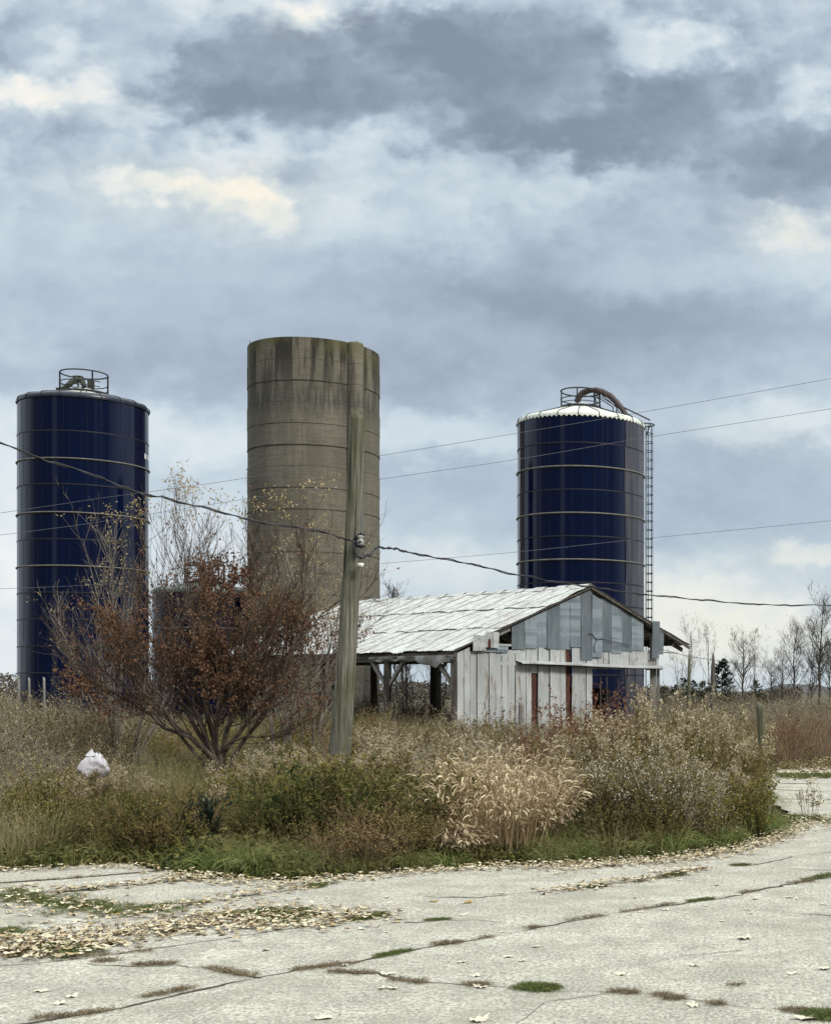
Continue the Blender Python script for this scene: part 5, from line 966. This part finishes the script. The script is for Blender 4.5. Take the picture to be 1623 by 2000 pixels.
# the russet tree: many stems fanning from one foot, leaves held low and inside
def red_tree():
    r = r_(42); tr = Geo(); cr = Geo(); tips = Geo(); H = 5.3
    #          direction, reach, height share
    st = [(3.15, 1.00, .42), (3.3, .95, .60), (2.9, .75, .78), (3.5, .55, .92), (2.6, .35, 1.0), (4.7, .20, 1.0), (1.6, .15, .96), (.3, .22, 1.0), (-.2, .42, .96), (.4, .60, .88), (-.1, .80, .74), (.1, .95, .52), (4.2, .6, .65), (1.2, .6, .7), (5.4, .65, .6), (2.1, .6, .8)]
    az = np.array([q[0] for q in st]); ln = np.array([q[1] for q in st]); hh = np.array([q[2] for q in st]) * H; ns = len(st)
    k = 10; t = np.linspace(0, 1, k)[None, :, None]; out = np.stack([np.cos(az), np.sin(az) * .8, np.zeros(ns)], 1)[:, None]
    foot = r.normal(size=(ns, 1, 3)) * [.16, .12, 0]
    P = foot + np.array([0, 0, .5]) * np.minimum(t * 6, 1) * .9 + out * (ln[:, None, None] * 2.3 * (np.maximum(t - .14, 0) ** .9 * 1.1)) + np.array([0, 0, 1.0]) * (hh[:, None, None] * (t ** 1.25)) * .72 + np.cumsum(r.normal(size=(ns, k, 3)) * [.105, .08, .025], 1) * np.minimum(t * 3, 1)
    R = r.uniform(.028, .058, ns); tr.tubes(P, taper(ns, k, R, .2), 7)
    tr.tube([(0, 0, -.05), (.02, 0, .12), (.02, .02, .35)], [.17, .12, .05], 9)
    L1, i1, t1 = grow(r, P, 190, .22, .95, 1.75, .62, .11, 8, .13, .25); tr.tubes(L1[:80], taper(80, 8, R[i1[:80]] * (1 - .6 * t1[:80]) * .4, .3), 5); cr.tubes(L1[80:], taper(110, 8, R[i1[80:]] * (1 - .6 * t1[80:]) * .28, .3), 4, 0)
    L2, i2, t2 = grow(r, L1, 1100, .10, 1, .95, .50, .10, 6, .11, .3); cr.tubes(L2, taper(1100, 6, .0055, .35), 3, 0)
    L3, i3, t3 = grow(r, L2, 4200, .15, 1, .40, .5, .08, 4, .10, .2); cr.strips(L3, taper(4200, 4, .0030, .5), hside(r, L3), 0)
    L4, i4, t4 = grow(r, L3, 3800, .3, 1, .15, .6, .05, 3, .10); cr.strips(L4, taper(3800, 3, .0024, .5), hside(r, L4), 0)
    # russet leaves in hanging clusters
    n = 150000; A = np.concatenate([L3, L2[:, ::1][:, :4]]); i = r.integers(0, len(A), n); o, d = alongp(A, i, r.uniform(.1, 1, n)); x, z = o[:, 0], o[:, 2]
    dome = 3.9 - .30 * np.abs(x) ** 1.6 - np.maximum(-x - 1.4, 0) * .4 + np.maximum(x - .8, 0) * .15
    cl = np.sin(o[:, 0] * 3.1 + 1) + np.sin(o[:, 1] * 2.7) + np.sin(o[:, 2] * 3.7 + o[:, 0] * 2)
    pr = np.clip((dome + .25 * cl - z) / .6, 0, 1) * np.clip(.55 + .28 * cl, .10, 1) * np.clip((z - .75) / .7, .03, 1) * np.clip(1.7 - np.abs(x + .25) / 1.9, .15, 1) + .012; keep = (r.uniform(size=n) < pr * .45) & (z > .4)
    o = o[keep]; m = len(o); cr.cards(o + r.normal(size=o.shape) * .03, r.normal(size=o.shape) * .55 + [0, 0, -.75], r.uniform(.035, .085, m), r.uniform(.010, .022, m), r, 1, .7)
    # pale yellow leaves left on the highest tips
    ends = L3[:, -1]; sel = np.argsort(-ends[:, 2])[:260]; cen = ends[r.choice(sel, 30)]
    q = np.repeat(cen, 22, 0) + r.normal(size=(30 * 22, 3)) * [.11, .11, .10]; tips.cards(q, r.normal(size=q.shape) + [0, 0, -.3], r.uniform(.04, .075, len(q)), r.uniform(.009, .018, len(q)), r, 0, .5)
    print('red leaves', m, 'top', ends[:, 2].max(), ends[:, 0].min(), ends[:, 0].max())
    return [('trunk', tr, ['bark']), ('crown', cr, ['twig_red_tree', 'red_leaf']), ('tip_leaves', tips, ['yellow_leaf'])]
clump('russet_tree', 'wide multi-stemmed tree with russet leaves and bare yellow-tipped tops', 'tree', 420, 23.0, red_tree(), .98)
def sapling(seed, h, sp, n1, leafn, low=.08):
    r = r_(seed); tr = Geo(); cr = Geo(); tp = Geo(); k = 9
    P = stems(r, n1, h, sp, .12, k, .1, 0, .008); tr.tubes(P, taper(n1, k, .026, .2), 6)
    L1, i1, t1 = grow(r, P, n1 * 16, low, .95, h * .32, .5, .12, 6, .06, .4); cr.tubes(L1, taper(len(L1), 6, .0085, .3), 4, 0)
    L2, _, _ = grow(r, L1, len(L1) * 5, .15, 1, h * .11, .55, .08, 4, .08); cr.strips(L2, taper(len(L2), 4, .0034, .4), hside(r, L2), 0)
    L3, _, _ = grow(r, L2, len(L2) * 2, .2, 1, h * .035, .6, .05, 3, .1); cr.strips(L3, taper(len(L3), 3, .0026, .5), hside(r, L3), 0)
    e = L2[:, -1]; out = e[:, 2] + .4 * np.linalg.norm(e[:, :2], axis=1); sel = np.argsort(-out)[:len(e) // 2]; cen = e[r.choice(sel, leafn)]; q = np.repeat(cen, 7, 0) + r.normal(size=(leafn * 7, 3)) * .06
    tp.cards(q, r.normal(size=q.shape) + [0, 0, .2], r.uniform(.035, .07, len(q)), r.uniform(.007, .014, len(q)), r, 0, .5)
    return [('trunk', tr, ['bark_grey']), ('crown', cr, ['twig_grey']), ('tip_leaves', tp, ['yellow_leaf'])]
clump('grey_sapling', 'grey bare sapling with yellow tips in front of the far left blue silo', 'tree', 235, 27.0, sapling(61, 5.3, .22, 4, 60), 1.0)
clump('grey_sapling', 'low spreading grey sapling leaning left across the foot of the far left silo', 'tree', 250, 26.0, sapling(62, 3.4, .55, 4, 30), 1.0)
clump('yellow_tipped_sapling', 'slender bare sapling with yellow tips in front of the concrete silo', 'tree', 548, 27.0, sapling(63, 5.2, .16, 6, 130), 1.0)
clump('yellow_tipped_sapling', 'slender bare sapling with yellow tips just left of the pole', 'tree', 612, 27.5, sapling(64, 5.1, .15, 5, 110), 1.0)
clump('bare_bush', 'tangle of thin bare whips around the foot of the barn doorway', 'bush', 1190, 30, [('stems', P_bramble(900, 1.9), ['twig_grey', 'dry_leaf'])], 1.0)
clump('bare_bush', 'pale bare whips in the barn opening right of the pole', 'bush', 775, 33, [('stems', P_bramble(901, 2.0), ['twig_grey', 'dry_leaf'])], 1.0)
clump('bare_bush', 'thin leafy whips before the white barn wall', 'bush', 985, 28, [('stems', P_redweed(902, 1.7), ['twig_dark', 'dry_leaf'])], 1.0)
clump('dry_weed', 'lone dry weed growing from the far slab at the right edge', 'weed', 1580, 17.2, [('stems', P_dry(903, .42), ['twig_brown', 'dry_leaf'])], 1.0)
# far-off wood behind everything
r = r_(77); g = Geo(); n = 16000; 
def farwood(x0, x1, Y, hf, n):
    x = r.uniform(x0, x1, n); hgt = hf(x) * (.75 + .25 * np.sin(x * .35) * np.sin(x * .13 + 2)) ; z = hgt * r.uniform(0, 1, n) ** .6
    g.cards(np.stack([x, Y + r.normal(size=n) * 6, z], 1), r.normal(size=(n, 3)), r.uniform(.3, .8, n), r.uniform(.08, .22, n), r, 0)
farwood(-160, -95, 175, lambda x: 4.2 + 0 * x, 9000); farwood(-95, -14, 190, lambda x: 2.8 + 0 * x, 12000); farwood(-24, 4, 170, lambda x: 1.9 + 0 * x, 5000)
g.obj('distant_wood', M['far_wood'], kind='stuff')

# ------------------------------------------------------------------ fallen leaves
def leaf_proto(seed, lobes=5, cup=1.0):
    r = r_(seed); n = lobes * 4; a = np.linspace(0, 6.283, n, endpoint=False); rad = .55 + .45 * np.abs(np.cos(a * lobes / 2)) ** .8 * (.75 + .25 * np.cos(a)); rad *= r.uniform(.85, 1.1, n); x, y = rad * np.cos(a), rad * np.sin(a)
    cu = r.uniform(.3, .8) * cup; y = y * r.uniform(.55, .95); z = cu * (.5 * x ** 2 + .9 * y ** 2 * r.uniform(-.2, 1)) + r.uniform(-.12, .12, n) + .04; g = Geo(); V = np.concatenate([np.stack([x, y, z], 1), [[0, 0, .10]]]); V[:, 2] -= V[:, 2].min()
    g.add(V * .5, T=[(i, (i + 1) % n, n) for i in range(n)]); return g
LP = [leaf_proto(q, [5, 4, 5, 3, 6, 4, 5, 3][q]) for q in range(8)]
DP = [leaf_proto(40 + q, [3, 2, 4, 3, 5, 2, 3, 4][q], 1.5) for q in range(8)]      # crumpled ones in the drifts
def ground_z(x, y): return 0.012
g = Geo(); r = r_(88); px = []; pos = []
def drift(pts, n, spread, s0=.05, s1=.10, zmax=.03):
    P = np.array([ground(*p)[:2] for p in pts]); d = np.cumsum(np.r_[0, np.linalg.norm(np.diff(P, axis=0), axis=1)]); u_ = r.uniform(0, d[-1], n)
    x = np.interp(u_, d, P[:, 0]) + r.normal(size=n) * spread * .6; y = np.interp(u_, d, P[:, 1]) + r.normal(size=n) * spread; sc = r.uniform(s0, s1, n); rot = r.uniform(0, 6.28, n); w = r.integers(0, 8, n)
    for q in range(8):
        k = w == q; g.tile(DP[q], np.stack([x[k], y[k], r.uniform(.0, zmax, k.sum())], 1), rot[k], sc[k] * .98)
drift([(-60, 1704), (120, 1698), (260, 1694), (330, 1700)], 150, .12, .04, .08); drift([(330, 1706), (430, 1722), (560, 1728), (700, 1716), (850, 1702), (1000, 1694), (1150, 1690), (1290, 1684), (1420, 1668), (1520, 1640), (1570, 1612)], 1700, .14, .035, .075)
drift([(1050, 1700), (1290, 1682), (1420, 1664)], 420, .26, .03, .07); drift([(1400, 1660), (1520, 1620), (1623, 1600)], 300, .4, .04, .08)
drift([(-80, 1850), (60, 1838), (200, 1830), (330, 1815), (470, 1800), (600, 1800), (730, 1790)], 950, .24, .045, .09); drift([(-80, 1868), (60, 1858), (230, 1850)], 260, .18, .05, .10); drift([(330, 1805), (470, 1790), (600, 1795)], 300, .3, .04, .08)
drift([(-80, 1738), (60, 1756), (140, 1775), (250, 1788)], 260, .24, .04, .09); drift([(250, 1790), (370, 1770), (470, 1752), (600, 1735), (640, 1725)], 190, .14, .04, .08)
drift([(110, 1744), (300, 1726), (420, 1714)], 160, .10); drift([(1050, 1743), (1160, 1733), (1260, 1718), (1380, 1697)], 160, .10, .05, .09); drift([(1490, 1520), (1560, 1512), (1650, 1508), (1800, 1505)], 600, .8, .08, .16); drift([(1500, 1560), (1640, 1566)], 60, .5); drift([(1500, 1598), (1570, 1602), (1660, 1612)], 220, .35)
g.obj('fallen_leaves', M['pale_leaf'], kind='stuff')
# grass and dead tufts in the cracks
g = Geo(); r = r_(99)
tuft = [blades(r_(300 + q), 26, .045, 1.3, .03, .0016, 4, .7)[0] for q in range(4)]
def crack_tufts(pts, n, spread, s0, s1, g):
    P = np.array([ground(*p)[:2] for p in pts]); d = np.cumsum(np.r_[0, np.linalg.norm(np.diff(P, axis=0), axis=1)]); u_ = r.beta(1.5, 1.5, n) * d[-1]
    x = np.interp(u_, d, P[:, 0]) + r.normal(size=n) * spread * .8; y = np.interp(u_, d, P[:, 1]) + r.normal(size=n) * spread; w = r.integers(0, 4, n)
    for q in range(4): k = w == q; g.tile(tuft[q], np.stack([x[k], y[k], np.full(k.sum(), .004)], 1), r.uniform(0, 6.28, k.sum()), r.uniform(s0, s1, k.sum()))
gd = Geo(); gg = Geo()
for pts, n in (([(60, 1992), (150, 1985), (225, 1975)], 60), ([(262, 1952), (310, 1945), (375, 1932)], 60), ([(255, 1887), (345, 1885)], 50), ([(395, 1890), (470, 1905), (505, 1910)], 60), ([(180, 1880), (235, 1878)], 30), ([(575, 1897), (700, 1882)], 70), ([(640, 1900), (735, 1904)], 40), ([(765, 1915), (835, 1922)], 40), ([(905, 1924), (955, 1926)], 40),
               ([(845, 1848), (900, 1842)], 40), ([(925, 1838), (970, 1830)], 20), ([(1030, 1815), (1070, 1811)], 20), ([(1105, 1800), (1180, 1790)], 30), ([(1190, 1939), (1245, 1942)], 40), ([(1275, 1945), (1300, 1948)], 15), ([(1305, 1952), (1333, 1953)], 30), ([(1385, 1961), (1410, 1964)], 20), ([(1530, 1975), (1590, 1980)], 70), ([(1425, 1926), (1450, 1925)], 15), ([(1450, 1745), (1480, 1742)], 20), ([(1540, 1728), (1590, 1722)], 40), ([(1210, 1785), (1330, 1765)], 40), ([(1270, 1720), (1340, 1706)], 60), ([(1240, 1724), (1270, 1722)], 20), ([(-20, 1703), (30, 1701)], 40),
               ([(0, 1862), (150, 1872), (300, 1858)], 110), ([(60, 1722), (200, 1712)], 30), ([(300, 1826), (420, 1810)], 40)):
    crack_tufts(pts, int(n * .5), .009, .4, 1.35, gd)
for pts, n, sp, s in (([(725, 1874), (800, 1858)], 50, .008, .8), ([(1012, 1931), (1080, 1934)], 100, .022, 1.1), ([(830, 1800), (880, 1797)], 30, .008, .7), ([(1345, 1763), (1392, 1757)], 30, .008, .8), ([(-20, 1740), (120, 1768), (250, 1783), (360, 1770), (420, 1765)], 300, .13, 1.1), ([(450, 1790), (560, 1786), (570, 1796)], 170, .10, 1.3), ([(100, 1850), (160, 1868)], 90, .07, 1.1), ([(690, 1800), (745, 1788)], 60, .04, 1.0),
                      ([(1130, 1737), (1190, 1731)], 30, .01, .7), ([(1300, 1718), (1340, 1702)], 50, .03, .9), ([(1570, 1722), (1640, 1707)], 50, .02, 1.0), ([(1425, 1692), (1475, 1691)], 30, .012, .9), ([(600, 1735), (640, 1728)], 30, .05, 1.0), ([(-20, 1820), (40, 1828)], 60, .08, 1.0), ([(1590, 1985), (1640, 1990)], 90, .03, 1.2), ([(1500, 1517), (1640, 1518)], 160, .3, 2.5), ([(1510, 1598), (1640, 1606)], 60, .2, 2.0)):
    crack_tufts(pts, n, sp, .7 * s, 1.4 * s, gg)
gd.obj('dead_crack_grass', leafmat('dead_tuft', [(.07, .055, .03), (.17, .135, .085), (.32, .27, .18)]), kind='stuff'); gg.obj('crack_grass', leafmat('fresh_tuft', [(.04, .07, .015), (.09, .12, .03), (.16, .16, .06)]), kind='stuff')
# single leaves lying on the open slabs
lv = [(80, 1937, .16), (140, 1948, .13), (118, 1962, .12), (633, 1990, .17), (672, 1887, .10), (755, 1904, .13), (745, 1932, .10), (768, 1932, .12), (903, 1880, .12), (992, 1870, .11), (1020, 1878, .09), (930, 1907, .12), (940, 1930, .12), (1048, 1850, .10), (980, 1822, .09), (905, 1788, .11), (780, 1795, .07), (755, 1822, .08), (980, 1746, .10),
      (1040, 1735, .10), (935, 1995, .17), (755, 1754, .09), (1110, 1820, .08), (1240, 1754, .09), (1252, 1783, .10), (1300, 1778, .11), (1340, 1784, .08), (1380, 1770, .08), (1400, 1730, .10), (1440, 1749, .10), (1475, 1757, .12), (1460, 1778, .09), (1465, 1785, .10), (1410, 1800, .08), (1540, 1754, .12), (1555, 1756, .10), (1610, 1768, .08), (1455, 1834, .20), (1355, 1887, .13), (1545, 1903, .10),
      (1355, 1965, .17), (1575, 1992, .20), (1610, 1894, .14), (1595, 1723, .09), (1360, 1723, .08), (1230, 1788, .08), (690, 1790, .08), (520, 1857, .12), (1185, 1762, .07), (1328, 1720, .09), (1213, 1905, .12), (905, 1765, .06), (560, 1760, .07), (150, 1800, .13), (140, 1805, .11), (60, 1790, .09)]
def cell(x, y):
    c = ['at the left edge', 'left of centre', 'at the centre', 'right of centre', 'near the right edge'][min(4, int(x / 325))]
    w = 'in the front row of the yard' if y > 1950 else 'on the front slab' if y > 1890 else 'on the middle slab' if y > 1815 else 'beyond the long crack' if y > 1765 else 'close to the weeds'
    return w + ' ' + c
order = ['leftmost', 'second', 'third', 'fourth', 'fifth', 'sixth', 'seventh', 'eighth']
cells = {}
for q in sorted(lv): cells.setdefault(cell(q[0], q[1]), []).append(q)
for k, (x, y, s) in enumerate(lv):
    p = ground(x, y, .002); g = Geo(); g.tile(LP[k % 8], np.zeros((1, 3)), np.array([k * 1.3]), np.array([s * .74])); cl_ = cells[cell(x, y)]; j = cl_.index((x, y, s))
    lab = ('only pale leaf ' if len(cl_) == 1 else (order[j] + (' from left' if j else '') + ' pale leaf ')) + cell(x, y)
    o = g.obj('fallen_leaf', M['pad_leaf'], label=lab, category='leaf', group='single pale leaves on the concrete'); o.location = tuple(p)
for k, (x, y, s, lab) in enumerate([(846, 1762, .10, 'small mustard yellow leaf on the open concrete'), (914, 1764, .11, 'yellow green leaf right of the mustard yellow leaf')]):
    g = Geo(); g.tile(LP[k], np.zeros((1, 3)), np.array([k * 1.3]), np.array([s])); o = g.obj('fallen_leaf', stainmat('mustard_leaf', (.30, .20, .03), (.36, .26, .06), 9), label=lab, category='leaf'); o.location = tuple(ground(x, y, .002))

# crumpled white plastic bag caught in the brambles
r = r_(5); g = Geo(); nu, nv_ = 26, 16; V = []
for j in range(nv_):
    f = j / (nv_ - 1)
    for i in range(nu):
        a = i / nu * 6.283; rr = .165 * (math.sin(math.pi * (f * .93 + .05)) ** .7) * (1 - .35 * f) * (1 + .16 * math.sin(a * 3 + f * 5) + .07 * math.sin(a * 7 + f * 9)) + .007 * r.normal() + .02 * abs(math.sin(a * 2.5 + f * 11))
        V.append([rr * math.cos(a) * 1.1 + .05 * f, rr * math.sin(a) * .7, .30 * f + .02 * math.sin(a * 5)])
j = np.arange(nv_ - 1)[:, None] * nu; a = np.arange(nu)[None]; b = (a + 1) % nu; g.add(V, np.stack(np.broadcast_arrays(j + a, j + b, j + nu + b, j + nu + a), -1).reshape(-1, 4))
r0 = g.n; g.add([(-.07, 0, .28), (.0, .02, .36), (.03, 0, .31), (.11, -.02, .30), (.02, -.05, .27)], T=[(0, 1, 2), (2, 3, 4), (0, 2, 4)])
o = g.obj('plastic_bag', M['bag'], smooth=True, label='crumpled white plastic bag caught in the grey brambles', category='plastic bag'); p = at(178, 1524, 15.2); o.location = tuple(p)
